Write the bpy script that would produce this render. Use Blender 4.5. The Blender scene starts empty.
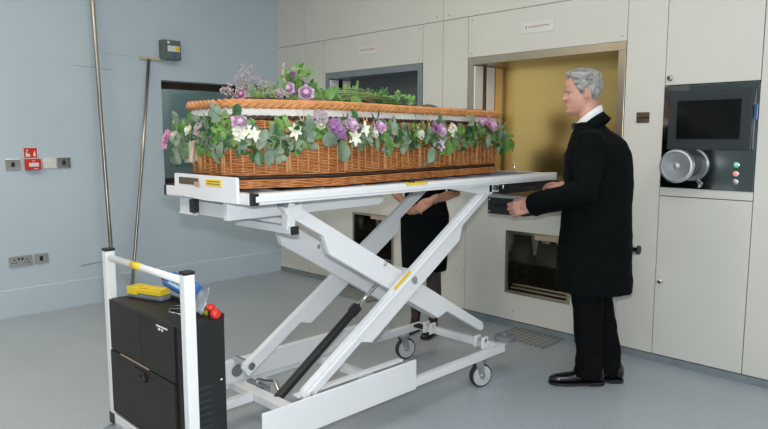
import bpy, bmesh, math, random
from mathutils import Vector, Matrix, noise
random.seed(7)
V = Vector
PI = math.pi
col = bpy.context.scene.collection

# ---------------------------------------------------------------- materials
def mat(name, c, rough=0.5, metal=0.0, var=0.0, vscale=8.0, bump=0.0, bscale=40.0, stretch=(1, 1, 1), c2=None,
        coat=0.0, emit=None, estr=1.0, spec=0.5, trans=0.0, sheen=0.0, aniso=0.0, sub=0.0):
    m = bpy.data.materials.new(name)
    m.use_nodes = True
    nt = m.node_tree
    b = nt.nodes['Principled BSDF']
    b.inputs['Base Color'].default_value = (*c, 1)
    b.inputs['Roughness'].default_value = rough
    b.inputs['Metallic'].default_value = metal
    b.inputs['Specular IOR Level'].default_value = spec
    b.inputs['Coat Weight'].default_value = coat
    b.inputs['Transmission Weight'].default_value = trans
    b.inputs['Sheen Weight'].default_value = sheen
    b.inputs['Anisotropic'].default_value = aniso
    if sub:
        b.inputs['Subsurface Weight'].default_value = sub
        b.inputs['Subsurface Radius'].default_value = (0.012, 0.005, 0.003)
        b.inputs['Subsurface Scale'].default_value = 1.0
    if emit:
        b.inputs['Emission Color'].default_value = (*emit, 1)
        b.inputs['Emission Strength'].default_value = estr
    tc = nt.nodes.new('ShaderNodeTexCoord')
    mp = nt.nodes.new('ShaderNodeMapping')
    mp.inputs['Scale'].default_value = stretch
    nt.links.new(tc.outputs['Object'], mp.inputs['Vector'])
    n = nt.nodes.new('ShaderNodeTexNoise')
    n.inputs['Scale'].default_value = vscale
    n.inputs['Detail'].default_value = 5
    nt.links.new(mp.outputs['Vector'], n.inputs['Vector'])
    if var or c2:
        r = nt.nodes.new('ShaderNodeValToRGB')
        r.color_ramp.elements[0].position = 0.32
        r.color_ramp.elements[1].position = 0.68
        if c2 is None:
            c2 = tuple(max(0, x * (1 - var)) for x in c)
            c = tuple(min(1, x * (1 + var)) for x in c)
        r.color_ramp.elements[0].color = (*c2, 1)
        r.color_ramp.elements[1].color = (*c, 1)
        nt.links.new(n.outputs['Fac'], r.inputs['Fac'])
        nt.links.new(r.outputs['Color'], b.inputs['Base Color'])
    if bump:
        n2 = nt.nodes.new('ShaderNodeTexNoise')
        n2.inputs['Scale'].default_value = bscale
        n2.inputs['Detail'].default_value = 3
        nt.links.new(mp.outputs['Vector'], n2.inputs['Vector'])
        bp = nt.nodes.new('ShaderNodeBump')
        bp.inputs['Strength'].default_value = bump
        bp.inputs['Distance'].default_value = 0.004
        nt.links.new(n2.outputs['Fac'], bp.inputs['Height'])
        nt.links.new(bp.outputs['Normal'], b.inputs['Normal'])
    return m

M = {}
M['blue'] = mat('blue_wall_paint', (.52, .625, .71), .6, var=.03, vscale=1.6, bump=.12, bscale=90)
M['bluescuff'] = mat('blue_scuff', (.22, .27, .31), .7, var=.3, vscale=30)
M['panel'] = mat('cream_panel', (.73, .72, .66), .42, var=.025, vscale=2.0, bump=.05, bscale=150)
M['gap'] = mat('dark_gap', (.03, .03, .028), .9, var=.1)
M['plinth'] = mat('grey_skirting', (.22, .26, .28), .5, var=.1)
M['ceil'] = mat('ceiling_white', (.75, .75, .73), .9, var=.02)
M['white'] = mat('white_powder_coat', (.80, .81, .83), .32, var=.015, vscale=4, coat=.25)
M['blackp'] = mat('black_plastic', (.012, .012, .014), .45, var=.2)
M['blackm'] = mat('black_painted_metal', (.011, .012, .012), .45, var=.25, vscale=12)
M['doorblk'] = mat('lit_black_door', (.020, .018, .013), .55, c2=(.010, .009, .007), vscale=5)  # browner, lighter black paints in the light on the box front
M['polesteel'] = mat('dull_pole_steel', (.40, .38, .33), .28, 1.0, var=.25, vscale=2.5)
M['guide'] = mat('glare_white_guide', (.93, .93, .94), .45, 0.0, var=.04, vscale=4, bump=.05, bscale=60, stretch=(1, 1, .04))  # matte near-white holds the flash glare of the steel as colour
M['chrome'] = mat('chrome', (.78, .78, .78), .14, 1.0, var=.04, vscale=4)
M['zinc'] = mat('zinc_plate', (.55, .58, .60), .32, 1.0, var=.08, vscale=20)
M['steel'] = mat('brushed_steel', (.62, .60, .56), .27, 1.0, var=.05, vscale=3, bump=.06, bscale=60, stretch=(1, 1, .04))
M['gold'] = mat('warm_reflection_steel', (.80, .53, .19), .20, 1.0, var=.06, vscale=1.6, bump=.05, bscale=70, stretch=(.05, 1, 1))  # golden base colour paints in warm reflections on plain stainless
M['frame'] = mat('brown_steel_frame', (.50, .44, .34), .3, 1.0, var=.08, vscale=3)
M['greysteel'] = mat('grey_steel_door', (.17, .18, .18), .45, .6, var=.06, vscale=2)
M['greyframe'] = mat('blue_grey_frame', (.30, .34, .36), .4, .5, var=.06)
M['darksteel'] = mat('sooty_steel', (.26, .24, .20), .22, .9, c2=(.08, .07, .06), vscale=5)
M['tan'] = mat('tan_strip', (.50, .38, .26), .6, var=.1)
M['screenb'] = mat('monitor_bezel', (.020, .028, .035), .55, var=.08)
M['screen'] = mat('dark_screen', (.006, .007, .007), .16, var=.2)
M['mirror'] = mat('polished_steel', (.50, .51, .53), .10, 1.0, var=.08, vscale=3)
M['dial'] = mat('turned_aluminium', (.66, .69, .72), .42, .9, var=.05, vscale=14)
M['red'] = mat('red_plastic', (.62, .03, .02), .4, var=.05)
M['redled'] = mat('red_lamp', (.8, .05, .03), .3, emit=(1, .08, .05), estr=3)
M['greenled'] = mat('green_lamp', (.05, .5, .2), .3, emit=(.1, .8, .4), estr=.7)
M['whitep'] = mat('white_plastic', (.75, .76, .76), .4, var=.02)
M['discgrey'] = mat('pale_grey_disc', (.52, .54, .57), .45, var=.03)
M['yellow'] = mat('yellow_plastic', (.85, .62, .03), .45, var=.05)
M['bluep'] = mat('blue_plastic', (.03, .13, .42), .35, var=.1)
M['film'] = mat('clear_grey_film', (.50, .55, .60), .2, trans=.5, spec=.5)
M['lightblue'] = mat('pale_blue_film', (.35, .55, .70), .3, var=.1)
M['greyp'] = mat('grey_plastic', (.18, .20, .22), .5, var=.1)
M['label'] = mat('sticker_print', (.55, .36, .28), .5, var=.1)
M['paper'] = mat('printed_label_white', (.78, .77, .74), .5, var=.03)
M['brownplate'] = mat('brown_name_plate', (.10, .065, .04), .35, var=.3, vscale=40)
M['beige'] = mat('ivory_plastic', (.60, .52, .36), .5, var=.03)
M['brownwood'] = mat('dark_brown_wood', (.045, .018, .010), .5, var=.3)
M['teal'] = mat('teal_room_wall', (.20, .27, .26), .7, var=.08, vscale=2)
M['boxg'] = mat('green_grey_box', (.11, .15, .15), .45, var=.06)
M['glass'] = mat('window_glass', (.75, .85, .83), .02, trans=1.0, spec=.5)
M['wick'] = mat('willow_weavers', (.68, .29, .10), .45, c2=(.44, .155, .045), vscale=26, bump=.2, bscale=200)
M['wickl'] = mat('pale_willow_stakes', (.74, .42, .19), .5, c2=(.56, .27, .10), vscale=18)
M['wickb'] = mat('plaited_willow_border', (.68, .31, .11), .48, c2=(.50, .20, .06), vscale=22, bump=.2, bscale=160)
M['wickd'] = mat('dark_and_shaded_willow', (.05, .022, .014), .55, var=.3, vscale=30)  # real dark band; also painted shade on top border and lid backing
M['cloth'] = mat('calico_lining', (.80, .77, .72), .8, var=.03, vscale=20, bump=.2, bscale=60)
M['twine'] = mat('raffia_twine', (.72, .52, .32), .7, var=.1)
M['euc'] = mat('eucalyptus_leaf', (.27, .34, .235), .55, c2=(.12, .19, .12), vscale=14)
M['grn'] = mat('green_leaf', (.17, .34, .06), .45, c2=(.07, .19, .03), vscale=16)
M['dgrn'] = mat('dark_green_leaf', (.045, .135, .035), .4, c2=(.02, .08, .02), vscale=16)
M['fern'] = mat('moss_green_foliage', (.28, .36, .13), .6, c2=(.12, .20, .05), vscale=20)
M['lilac'] = mat('lilac_petal', (.80, .56, .74), .55, c2=(.70, .42, .63), vscale=30, sub=.1)
M['pinkp'] = mat('pink_petal', (.70, .36, .50), .55, c2=(.56, .22, .40), vscale=30)
M['purple'] = mat('purple_petal', (.40, .20, .40), .55, c2=(.24, .09, .25), vscale=30)
M['cream'] = mat('cream_petal', (.85, .84, .74), .55, c2=(.70, .72, .52), vscale=20)
M['blush'] = mat('blush_petal', (.72, .50, .42), .6, c2=(.42, .40, .30), vscale=20)
M['dusk'] = mat('dusky_twig_flower', (.52, .43, .46), .7, c2=(.36, .28, .31), vscale=40)
M['twig'] = mat('twig_brown', (.22, .17, .12), .8, var=.2)
M['rust'] = mat('rust_red_berry', (.30, .12, .10), .6, var=.3, vscale=30)
M['skin'] = mat('man_skin', (.68, .38, .29), .5, c2=(.58, .28, .21), vscale=9, sub=.12, bump=.15, bscale=120)
M['skin2'] = mat('woman_skin', (.56, .29, .20), .5, c2=(.48, .22, .15), vscale=9, sub=.12, bump=.1, bscale=120)
M['suit'] = mat('black_wool', (.0018, .0036, .0042), .9, var=.2, vscale=60, bump=.25, bscale=300, spec=.12)
M['trous'] = mat('black_trouser', (.0028, .0034, .0038), .85, var=.2, vscale=60, bump=.2, bscale=300, spec=.12)
M['satin'] = mat('black_satin', (.01, .01, .013), .35, var=.2)
M['shirt'] = mat('white_cotton', (.82, .83, .86), .7, var=.02)
M['leather'] = mat('polished_black_leather', (.007, .007, .008), .16, var=.2, coat=.6)
M['ghair'] = mat('silver_hair', (.50, .49, .47), .5, c2=(.13, .125, .12), vscale=26, stretch=(.5, 3.0, 1.6), bump=.5, bscale=90)
M['bhair'] = mat('brown_hair', (.16, .10, .06), .5, c2=(.08, .05, .03), vscale=26, stretch=(.6, 2.2, 1.2))
M['tights'] = mat('dark_tights', (.045, .030, .028), .5, var=.1)
M['eyew'] = mat('eye_white', (.62, .58, .55), .25, var=.02)
M['iris'] = mat('iris_dark', (.03, .025, .02), .2, var=.1)
M['brow'] = mat('grey_brow', (.30, .25, .22), .8, var=.2)
M['lip'] = mat('lip', (.50, .20, .17), .5, var=.1)

# floor: speckled blue-grey vinyl with a soft sheen
def floor_mat():
    m = mat('speckled_vinyl', (.40, .44, .475), .28, var=.03, vscale=2.5, spec=.45)
    nt = m.node_tree; b = nt.nodes['Principled BSDF']
    tc = [n for n in nt.nodes if n.type == 'TEX_COORD'][0]
    ramp = [n for n in nt.nodes if n.type == 'VALTORGB'][0]
    n = nt.nodes.new('ShaderNodeTexNoise'); n.inputs['Scale'].default_value = 160; n.inputs['Detail'].default_value = 2
    nt.links.new(tc.outputs['Object'], n.inputs['Vector'])
    r = nt.nodes.new('ShaderNodeValToRGB')
    r.color_ramp.elements[0].position = .40; r.color_ramp.elements[0].color = (.86, .86, .86, 1)
    r.color_ramp.elements[1].position = .60; r.color_ramp.elements[1].color = (1.06, 1.06, 1.06, 1)
    nt.links.new(n.outputs['Fac'], r.inputs['Fac'])
    mx = nt.nodes.new('ShaderNodeMix'); mx.data_type = 'RGBA'; mx.blend_type = 'MULTIPLY'; mx.inputs['Factor'].default_value = 1
    nt.links.new(ramp.outputs['Color'], mx.inputs['A']); nt.links.new(r.outputs['Color'], mx.inputs['B'])
    nt.links.new(mx.outputs['Result'], b.inputs['Base Color'])
    return m
M['floor'] = floor_mat()
def plate_mat():
    m = mat('chequer_plate', (.34, .35, .34), .45, .7, var=.1, vscale=8)
    nt = m.node_tree; b = nt.nodes['Principled BSDF']
    tc = [n for n in nt.nodes if n.type == 'TEX_COORD'][0]
    mp = nt.nodes.new('ShaderNodeMapping'); mp.inputs['Rotation'].default_value = (0, 0, PI / 4); mp.inputs['Scale'].default_value = (34, 34, 34)
    nt.links.new(tc.outputs['Object'], mp.inputs['Vector'])
    ck = nt.nodes.new('ShaderNodeTexChecker'); ck.inputs['Scale'].default_value = 1
    nt.links.new(mp.outputs['Vector'], ck.inputs['Vector'])
    bp = nt.nodes.new('ShaderNodeBump'); bp.inputs['Strength'].default_value = .9; bp.inputs['Distance'].default_value = .006
    ck.inputs['Color1'].default_value = (.50, .50, .48, 1); ck.inputs['Color2'].default_value = (.24, .245, .24, 1); nt.links.new(ck.outputs['Color'], b.inputs['Base Color'])
    nt.links.new(ck.outputs['Fac'], bp.inputs['Height']); nt.links.new(bp.outputs['Normal'], b.inputs['Normal'])
    return m
M['plate'] = plate_mat()

# ---------------------------------------------------------------- mesh helpers
def box(bm, x0, x1, y0, y1, z0, z1, mtx=None):
    vs = [V((x, y, z)) for x in (x0, x1) for y in (y0, y1) for z in (z0, z1)]
    if mtx: vs = [mtx @ v for v in vs]
    v = [bm.verts.new(p) for p in vs]
    for f in ((0, 1, 3, 2), (4, 6, 7, 5), (0, 4, 5, 1), (2, 3, 7, 6), (0, 2, 6, 4), (1, 5, 7, 3)):
        bm.faces.new([v[i] for i in f])

def prism(bm, pts, axis, a, b):
    """closed 2-D outline swept along an axis from a to b"""
    def P(p, t):
        return {'x': (t, p[0], p[1]), 'y': (p[0], t, p[1]), 'z': (p[0], p[1], t)}[axis]
    A = [bm.verts.new(P(p, a)) for p in pts]; B = [bm.verts.new(P(p, b)) for p in pts]
    n = len(pts)
    bm.faces.new(A); bm.faces.new(B[::-1])
    for i in range(n):
        bm.faces.new((A[i], B[i], B[(i + 1) % n], A[(i + 1) % n]))

def frame_from(d, up=None):
    d = d.normalized()
    u = up if up is not None else (V((0, 0, 1)) if abs(d.z) < .9 else V((1, 0, 0)))
    a = (u - d * u.dot(d))
    if a.length < 1e-5: a = V((0, 1, 0)) - d * d.y
    a.normalize(); b = d.cross(a)
    return a, b

def tube(bm, pts, rad, n=10, closed=False, round_caps=False, flat=1.0, up=None):
    """rad: float or list; flat scales the second cross axis"""
    pts = [V(p) for p in pts]
    if not isinstance(rad, (list, tuple)): rad = [rad] * len(pts)
    rad = list(rad)
    if round_caps and not closed:
        d0 = (pts[0] - pts[1]).normalized(); d1 = (pts[-1] - pts[-2]).normalized()
        p2 = []; r2 = []
        for k in (0.0, .5, .85):
            p2.append(pts[0] + d0 * rad[0] * math.cos(math.asin(min(1, max(.18, k))))); r2.append(rad[0] * max(.18, k))
        p2 += pts; r2 += rad
        for k in (.85, .5, 0.0):
            p2.append(pts[-1] + d1 * rad[-1] * math.cos(math.asin(min(1, max(.18, k))))); r2.append(rad[-1] * max(.18, k))
        pts, rad = p2, r2
    rings = []; m = len(pts); a_prev = None
    for i, p in enumerate(pts):
        if closed: d = pts[(i + 1) % m] - pts[i - 1]
        else: d = pts[min(i + 1, m - 1)] - pts[max(i - 1, 0)]
        if d.length < 1e-9: d = V((0, 0, 1))
        a, b = frame_from(d, up if up is not None else a_prev)
        a_prev = a
        rings.append([bm.verts.new(p + (a * math.cos(2 * PI * k / n) + b * (math.sin(2 * PI * k / n) * flat)) * rad[i]) for k in range(n)])
    for i in range(m if closed else m - 1):
        A = rings[i]; B = rings[(i + 1) % m]
        for k in range(n):
            bm.faces.new((A[k], A[(k + 1) % n], B[(k + 1) % n], B[k]))
    if not closed:
        bm.faces.new(rings[0][::-1]); bm.faces.new(rings[-1])

def lathe(bm, prof, center, axis=(0, 0, 1), n=32):
    """prof: list of (radius, height) along axis, closed at both ends"""
    ax = V(axis).normalized(); a, b = frame_from(ax); c = V(center)
    rings = [[bm.verts.new(c + ax * h + (a * math.cos(2 * PI * k / n) + b * math.sin(2 * PI * k / n)) * max(r, 1e-4)) for k in range(n)] for r, h in prof]
    for i in range(len(rings) - 1):
        for k in range(n):
            bm.faces.new((rings[i][k], rings[i][(k + 1) % n], rings[i + 1][(k + 1) % n], rings[i + 1][k]))
    bm.faces.new(rings[0][::-1]); bm.faces.new(rings[-1])

def ball(bm, c, r, sub=2, sc=(1, 1, 1), rot=None):
    mt = Matrix.Translation(V(c)) @ (rot.to_4x4() if rot else Matrix.Identity(4)) @ Matrix.Diagonal((*sc, 1))
    bmesh.ops.create_icosphere(bm, subdivisions=sub, radius=r, matrix=mt)

def loft(bm, rings, cap=True):
    R = [[bm.verts.new(p) for p in r] for r in rings]
    n = len(R[0])
    for i in range(len(R) - 1):
        for k in range(n):
            bm.faces.new((R[i][k], R[i][(k + 1) % n], R[i + 1][(k + 1) % n], R[i + 1][k]))
    if cap:
        bm.faces.new(R[0][::-1]); bm.faces.new(R[-1])

def NB(): return bmesh.new()

def obj(name, bm, m, parent=None, bevel=0.0, smooth=False, mats=None, origin=None, seg=2):
    bmesh.ops.recalc_face_normals(bm, faces=bm.faces)
    if parent is None and origin is None and len(bm.verts):
        lo = [min(v.co[i] for v in bm.verts) for i in range(3)]; hi = [max(v.co[i] for v in bm.verts) for i in range(3)]
        origin = V(((lo[0] + hi[0]) / 2, (lo[1] + hi[1]) / 2, lo[2]))
    if parent is not None and origin is None:
        origin = parent_world(parent)
        off = origin
    else: off = V(origin) if origin is not None else V((0, 0, 0))
    bmesh.ops.translate(bm, verts=bm.verts, vec=-off)
    me = bpy.data.meshes.new(name); bm.to_mesh(me); bm.free()
    if smooth:
        for p in me.polygons: p.use_smooth = True
    o = bpy.data.objects.new(name, me); col.objects.link(o)
    for mm in ([m] if m else []) + list(mats or []): me.materials.append(mm)
    if bevel:
        md = o.modifiers.new('bevel', 'BEVEL'); md.width = bevel; md.segments = seg; md.limit_method = 'ANGLE'; md.angle_limit = .6
    if parent is not None:
        o.parent = parent
    else:
        o.location = off
    return o

def parent_world(p):
    v = V((0, 0, 0))
    while p is not None:
        v = v + V(p.location); p = p.parent
    return v

def thing(name, label, cat, loc=(0, 0, 0), group=None):
    o = bpy.data.objects.new(name, None); col.objects.link(o); o.location = loc
    o.empty_display_size = .1
    o['label'] = label; o['category'] = cat
    if group: o['group'] = group
    return o
def tag(o, label, cat, group=None):
    o['label'] = label; o['category'] = cat
    if group: o['group'] = group
    return o
def struct(o):
    o['kind'] = 'structure'; return o
def dup(o, name=None):
    c = o.copy(); col.objects.link(c)
    for ch in o.children:
        d = dup(ch); d.parent = c
    return c
def remeshed(name, bm, m, voxel, parent=None, smooth_it=2, fac=.5, loc=(0, 0, 0), yaw=0.0):
    """fuse overlapping closed shapes of bm into one continuous skin"""
    bmesh.ops.recalc_face_normals(bm, faces=bm.faces)
    me = bpy.data.meshes.new(name + '_raw'); bm.to_mesh(me); bm.free()
    t = bpy.data.objects.new('tmp', me); col.objects.link(t)
    r = t.modifiers.new('r', 'REMESH'); r.mode = 'VOXEL'; r.voxel_size = voxel; r.adaptivity = 0
    if smooth_it:
        s = t.modifiers.new('s', 'SMOOTH'); s.factor = fac; s.iterations = smooth_it
    dg = bpy.context.evaluated_depsgraph_get(); dg.update()
    out = bpy.data.meshes.new_from_object(t.evaluated_get(dg)); out.name = name
    bpy.data.objects.remove(t)
    for p in out.polygons: p.use_smooth = True
    out.materials.clear(); out.materials.append(m)
    o = bpy.data.objects.new(name, out); col.objects.link(o)
    if parent is not None: o.parent = parent
    else:
        o.location = loc; o.rotation_euler = (0, 0, yaw)
    return o

# ================================================================ SETTING
XL, YB, ZC = -5.57, 4.0, 3.3
b = NB(); box(b, -5.85, 4.1, -5.1, 4.9, -.12, 0); struct(obj('floor', b, M['floor']))
b = NB(); box(b, -5.85, 4.1, -5.1, 4.9, ZC, ZC + .1); struct(obj('ceiling', b, M['ceil']))
b = NB(); box(b, -5.85, 4.2, -5.1, -5.0, 0, ZC); struct(obj('wall_front', b, M['teal']))
b = NB(); box(b, 4.0, 4.1, -5.0, 4.9, 0, ZC); struct(obj('wall_right', b, M['panel']))
# blue wall with the window hole (wall_left)
wy0, wy1, wz0, wz1 = 2.735, 3.66, .965, 1.91
b = NB()
box(b, XL - .28, XL, -5.0, wy0, 0, ZC); box(b, XL - .28, XL, wy1, 4.9, 0, ZC)
box(b, XL - .28, XL, wy0, wy1, 0, wz0); box(b, XL - .28, XL, wy0, wy1, wz1, ZC)
wl = struct(obj('wall_left', b, M['blue']))
b = NB(); prism(b, [(XL - .01, 0), (XL + .012, 0), (XL + .012, .215), (XL + .006, .222), (XL - .01, .222)], 'y', -5.0, YB)
struct(obj('baseboard_left', b, M['blue']))
b = NB()
for (y0, z0, y1, z1, r) in ((1.95, .335, 2.12, .345, .005), (2.1, .345, 2.30, .358, .004), (1.98, 1.985, 2.32, 1.965, .0022), (2.22, 2.10, 2.5, 2.095, .0015)):
    tube(b, [(XL + .0005, y0 + (y1 - y0) * i / 6, z0 + (z1 - z0) * i / 6 + random.uniform(-.002, .002)) for i in range(7)], [r * x for x in (.3, .8, .7, 1, .6, .9, .2)], 6)
struct(obj('scuff_mark', b, M['bluescuff'], wl))

# window_1: frame, pane, and the dim room seen through it
wn = bpy.data.objects.new('window_1', None); col.objects.link(wn); wn.location = (XL, (wy0 + wy1) / 2, wz0); struct(wn)
b = NB()
xf0, xf1 = XL - .24, XL - .16
box(b, xf0, xf1, wy0, wy1, wz1 - .06, wz1); box(b, xf0, xf1, wy0, wy1, wz0, wz0 + .055)
box(b, xf0, xf1, wy0, wy0 + .03, wz0 + .055, wz1 - .06); box(b, xf0, xf1, wy1 - .03, wy1, wz0 + .055, wz1 - .06)
box(b, xf0, XL + .004, wy0, wy1, wz0 - .0, wz0 + .012)
obj('window_frame', b, M['brownwood'], wn, bevel=.002)
b = NB(); box(b, XL - .205, XL - .199, wy0 + .03, wy1 - .03, wz0 + .055, wz1 - .06); obj('glass_pane', b, M['glass'], wn)
b = NB()
box(b, -7.3, -7.25, 1.6, 5.2, 0, 2.9); box(b, -7.3, XL - .28, 1.55, 1.6, 0, 2.9); box(b, -7.3, XL - .28, 5.2, 5.25, 0, 2.9)
box(b, -7.3, XL - .28, 1.55, 5.25, 2.9, 2.95); box(b, -7.3, XL - .28, 1.55, 5.25, -.05, 0)
struct(obj('trim_1', b, M['teal']))

# --- furnace wall: dark backing with openings + cream panels
holes = [(-4.80, -3.58, 1.03, 2.0), (-3.11, -1.87, 1.03, 2.0), (-4.43, -3.90, .25, .72), (-2.735, -2.20, .25, .72), (-1.62, -1.10, 1.10, 1.705)]
def cells(x0, x1, z0, z1, hs):
    xs = sorted({x0, x1, *[min(max(h[i], x0), x1) for h in hs for i in (0, 1)]})
    zs = sorted({z0, z1, *[min(max(h[i], z0), z1) for h in hs for i in (2, 3)]})
    for i in range(len(xs) - 1):
        for k in range(len(zs) - 1):
            cx, cz = (xs[i] + xs[i + 1]) / 2, (zs[k] + zs[k + 1]) / 2
            if any(h[0] < cx < h[1] and h[2] < cz < h[3] for h in hs): continue
            yield xs[i], xs[i + 1], zs[k], zs[k + 1]
b = NB()
for x0, x1, z0, z1 in cells(XL, 4.0, 0, ZC, holes): box(b, x0, x1, YB + .012, YB + .05, z0, z1)
wb = struct(obj('wall_back', b, M['gap']))
zb = .045
g = .0022
panels = [ # x0,x1,z0,z1
 (XL, -5.09, zb, 2.305), (-5.09, -4.83, zb, 2.305), (-4.83, -3.575, 2.0, 2.305), (-4.83, -3.575, zb, 1.03), (-4.83, -4.80, 1.03, 2.0),
 (-3.575, -3.363, zb, 2.305), (-3.363, -3.115, zb, 2.305), (-3.115, -1.868, 2.0, 2.305), (-3.115, -1.868, zb, 1.03),
 (-1.868, -1.62, zb, 3.3), (-1.10, .2, zb, 3.3), (.2, 1.6, zb, 3.3), (1.6, 4.0, zb, 3.3),
 (XL, -5.09, 2.305, 3.3), (-5.09, -3.363, 2.305, 3.3), (-3.363, -1.868, 2.305, 3.3)]
for x0, x1, z0, z1 in panels:
    b = NB()
    for c in cells(x0 + g, x1 - g, z0 + g, z1 - g, holes):
        box(b, c[0], c[1], YB, YB + .013, c[2], c[3])
    bmesh.ops.remove_doubles(b, verts=b.verts, dist=1e-5)
    o = obj('panel', b, M['panel'], wb)
    o['kind'] = 'structure'
b = NB()
for cx, cz in ((-4.80, 2.275), (-3.61, 2.275), (-4.80, 2.03), (-3.61, 2.03), (-3.08, 2.275), (-1.90, 2.275), (-3.08, 2.03), (-1.90, 2.03), (-3.43, 2.34), (-3.30, 2.34), (-2.66, .12), (-3.2, .35), (-1.58, 3.2)):
    lathe(b, [(.005, -.0), (.005, .003), (.003, .004)], (cx, YB, cz), (0, -1, 0), 8)
struct(obj('rivet', b, M['plinth'], wb))
b = NB(); box(b, XL, 4.0, YB - .012, YB + .01, 0, .042); struct(obj('baseboard_back', b, M['plinth']))

# ================================================================ CREMATORS
def cremator(x0, x1, jx, gold, label, cat='cremator'):
    r = thing('cremator', label, cat, ((x0 + x1) / 2, YB, 1.03), 'cremator openings in the panel wall')
    D = .27
    fr = M['frame'] if gold else M['greyframe']
    b = NB()                                           # face frame
    box(b, x0, x1, YB - .004, YB + .02, 1.945, 2.0); box(b, x0, x0 + .045, YB - .004, YB + .02, 1.03, 1.945); box(b, x1 - .05, x1, YB - .004, YB + .02, 1.03, 1.945)
    obj('face_frame', b, fr, r, bevel=.002)
    b = NB()                                           # recess lining
    box(b, x0, x1, YB + .02, YB + D + .02, 1.945, 1.955); box(b, x1 - .052, x1 - .045, YB + .02, YB + D + .02, 1.03, 1.945)
    box(b, x0, x1, YB + .02, YB + D + .02, 1.02, 1.045)
    obj('recess_lining', b, fr, r)
    b = NB(); box(b, x0 - .02, x0 + .044, YB + .02, YB + D, 1.03, 1.945); box(b, x0 + .0442, x0 + .050, YB + .115, YB + .165, 1.045, 1.945)
    obj('door_guide_channel', b, M['blackp'], r)
    for ya, yb_ in ((YB + .012, YB + .112), (YB + .168, YB + D - .005)):
        b = NB(); box(b, x0 + .044, x0 + .056, ya, yb_, 1.045, 1.94); obj('door_guide_plate', b, M['guide'], r, bevel=.002)
    b = NB(); box(b, x0, x1 - .053, YB + .03, YB + D, 1.046, 1.105); obj('door_sill', b, M['blackm'], r, bevel=.003)
    b = NB(); box(b, x0, x1, YB + D, YB + D + .04, 1.03, 1.955)
    d = obj('furnace_door', b, M['gold'] if gold else M['greysteel'], r)
    if gold:
        b = NB()
        lathe(b, [(.034, 0), (.034, .018), (.030, .024), (.022, .024), (.018, .010)], (-2.33, YB + D, 1.462), (0, -1, 0), 28)
        obj('peephole_ring', b, M['steel'], d, smooth=False)
        b = NB(); lathe(b, [(.0175, 0), (.0175, .014)], (-2.33, YB + D, 1.462), (0, -1, 0), 20); obj('peephole_glass', b, M['blackp'], d)
    if gold:
        b = NB(); box(b, x0 + .10, x1 - .05, YB - .006, YB, .985, 1.046); obj('sill_plate', b, M['blackm'], r, bevel=.002)
    # fascia sticker
    cx = -2.515 if gold else -4.22
    b = NB(); box(b, cx - .13, cx + .13, YB - .004, YB, 2.125, 2.200); s = obj('warning_sticker', b, M['paper'], r)
    s['label'] = 'pale sticker with a red arrow and a line of red print'
    b = NB(); prism(b, [(cx - .098, 2.165), (cx - .083, 2.180), (cx - .083, 2.150)], 'y', YB - .0055, YB - .004)
    for i in range(9):
        xx = cx - .07 + i * .0185; box(b, xx, xx + .013, YB - .0055, YB - .004, 2.160, 2.171)
    obj('sticker_print', b, M['label'], s)
    return r
cremator(-3.11, -1.87, 0, True, 'cremator opening with golden brushed steel door and round peephole behind the suited man')
cremator(-4.80, -3.58, 0, False, 'cremator opening with dark grey door at the far left end of the panel wall')

def ash_hatch(x0, x1, label):
    r = thing('ash_hatch', label, 'hatch', ((x0 + x1) / 2, YB, .25), 'ash hatches under the cremators')
    z0, z1 = .25, .72; w = .022; D = .38
    b = NB()
    box(b, x0, x1, YB - .008, YB + .012, z1 - w, z1); box(b, x0, x1, YB - .008, YB + .012, z0, z0 + w)
    box(b, x0, x0 + w, YB - .008, YB + .012, z0 + w, z1 - w); box(b, x1 - w, x1, YB - .008, YB + .012, z0 + w, z1 - w)
    obj('hatch_frame', b, M['frame'], r, bevel=.002)
    b = NB()
    box(b, x0, x1, YB + D, YB + D + .01, z0, z1); box(b, x0, x0 + .008, YB + .012, YB + D, z0, z1); box(b, x1 - .008, x1, YB + .012, YB + D, z0, z1)
    box(b, x0, x1, YB + .012, YB + D, z1 - .008, z1); box(b, x0, x1, YB + .012, YB + D, z0, z0 + .008)
    obj('hatch_liner', b, M['darksteel'], r)
    b = NB(); box(b, x0 + .25, x1 - .03, YB - .010, YB - .007, z1 - .045, z1 - .012); obj('tan_strip', b, M['tan'], r)
    b = NB()                                     # sloping ash chute and tray rail
    prism(b, [(YB + .03, z0 + .03), (YB + .36, z0 + .14), (YB + .36, z0 + .15), (YB + .03, z0 + .042)], 'x', x0 + .03, x1 - .03)
    tube(b, [(x0 + .03, YB + .05, z0 + .06), (x1 - .03, YB + .05, z0 + .06)], .008, 10)
    obj('ash_tray', b, M['frame'], r)
    b = NB()
    for cx in (x0 + .12, x0 + .33):
        prism(b, [(cx - .03, z1 - .06), (cx + .035, z1 - .06), (cx + .01, z1 - .20), (cx - .008, z1 - .20)], 'y', YB + .20, YB + .212)
    box(b, x0 + .19, x0 + .26, YB + .18, YB + .2, z1 - .10, z1 - .06)
    obj('damper_blade', b, M['zinc'], r, bevel=.002)
    return r
ash_hatch(-2.735, -2.20, 'steel framed ash hatch low in the panel wall beside the suited man')
ash_hatch(-4.43, -3.90, 'steel framed ash hatch low in the panel wall seen between the lift arms')

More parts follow.
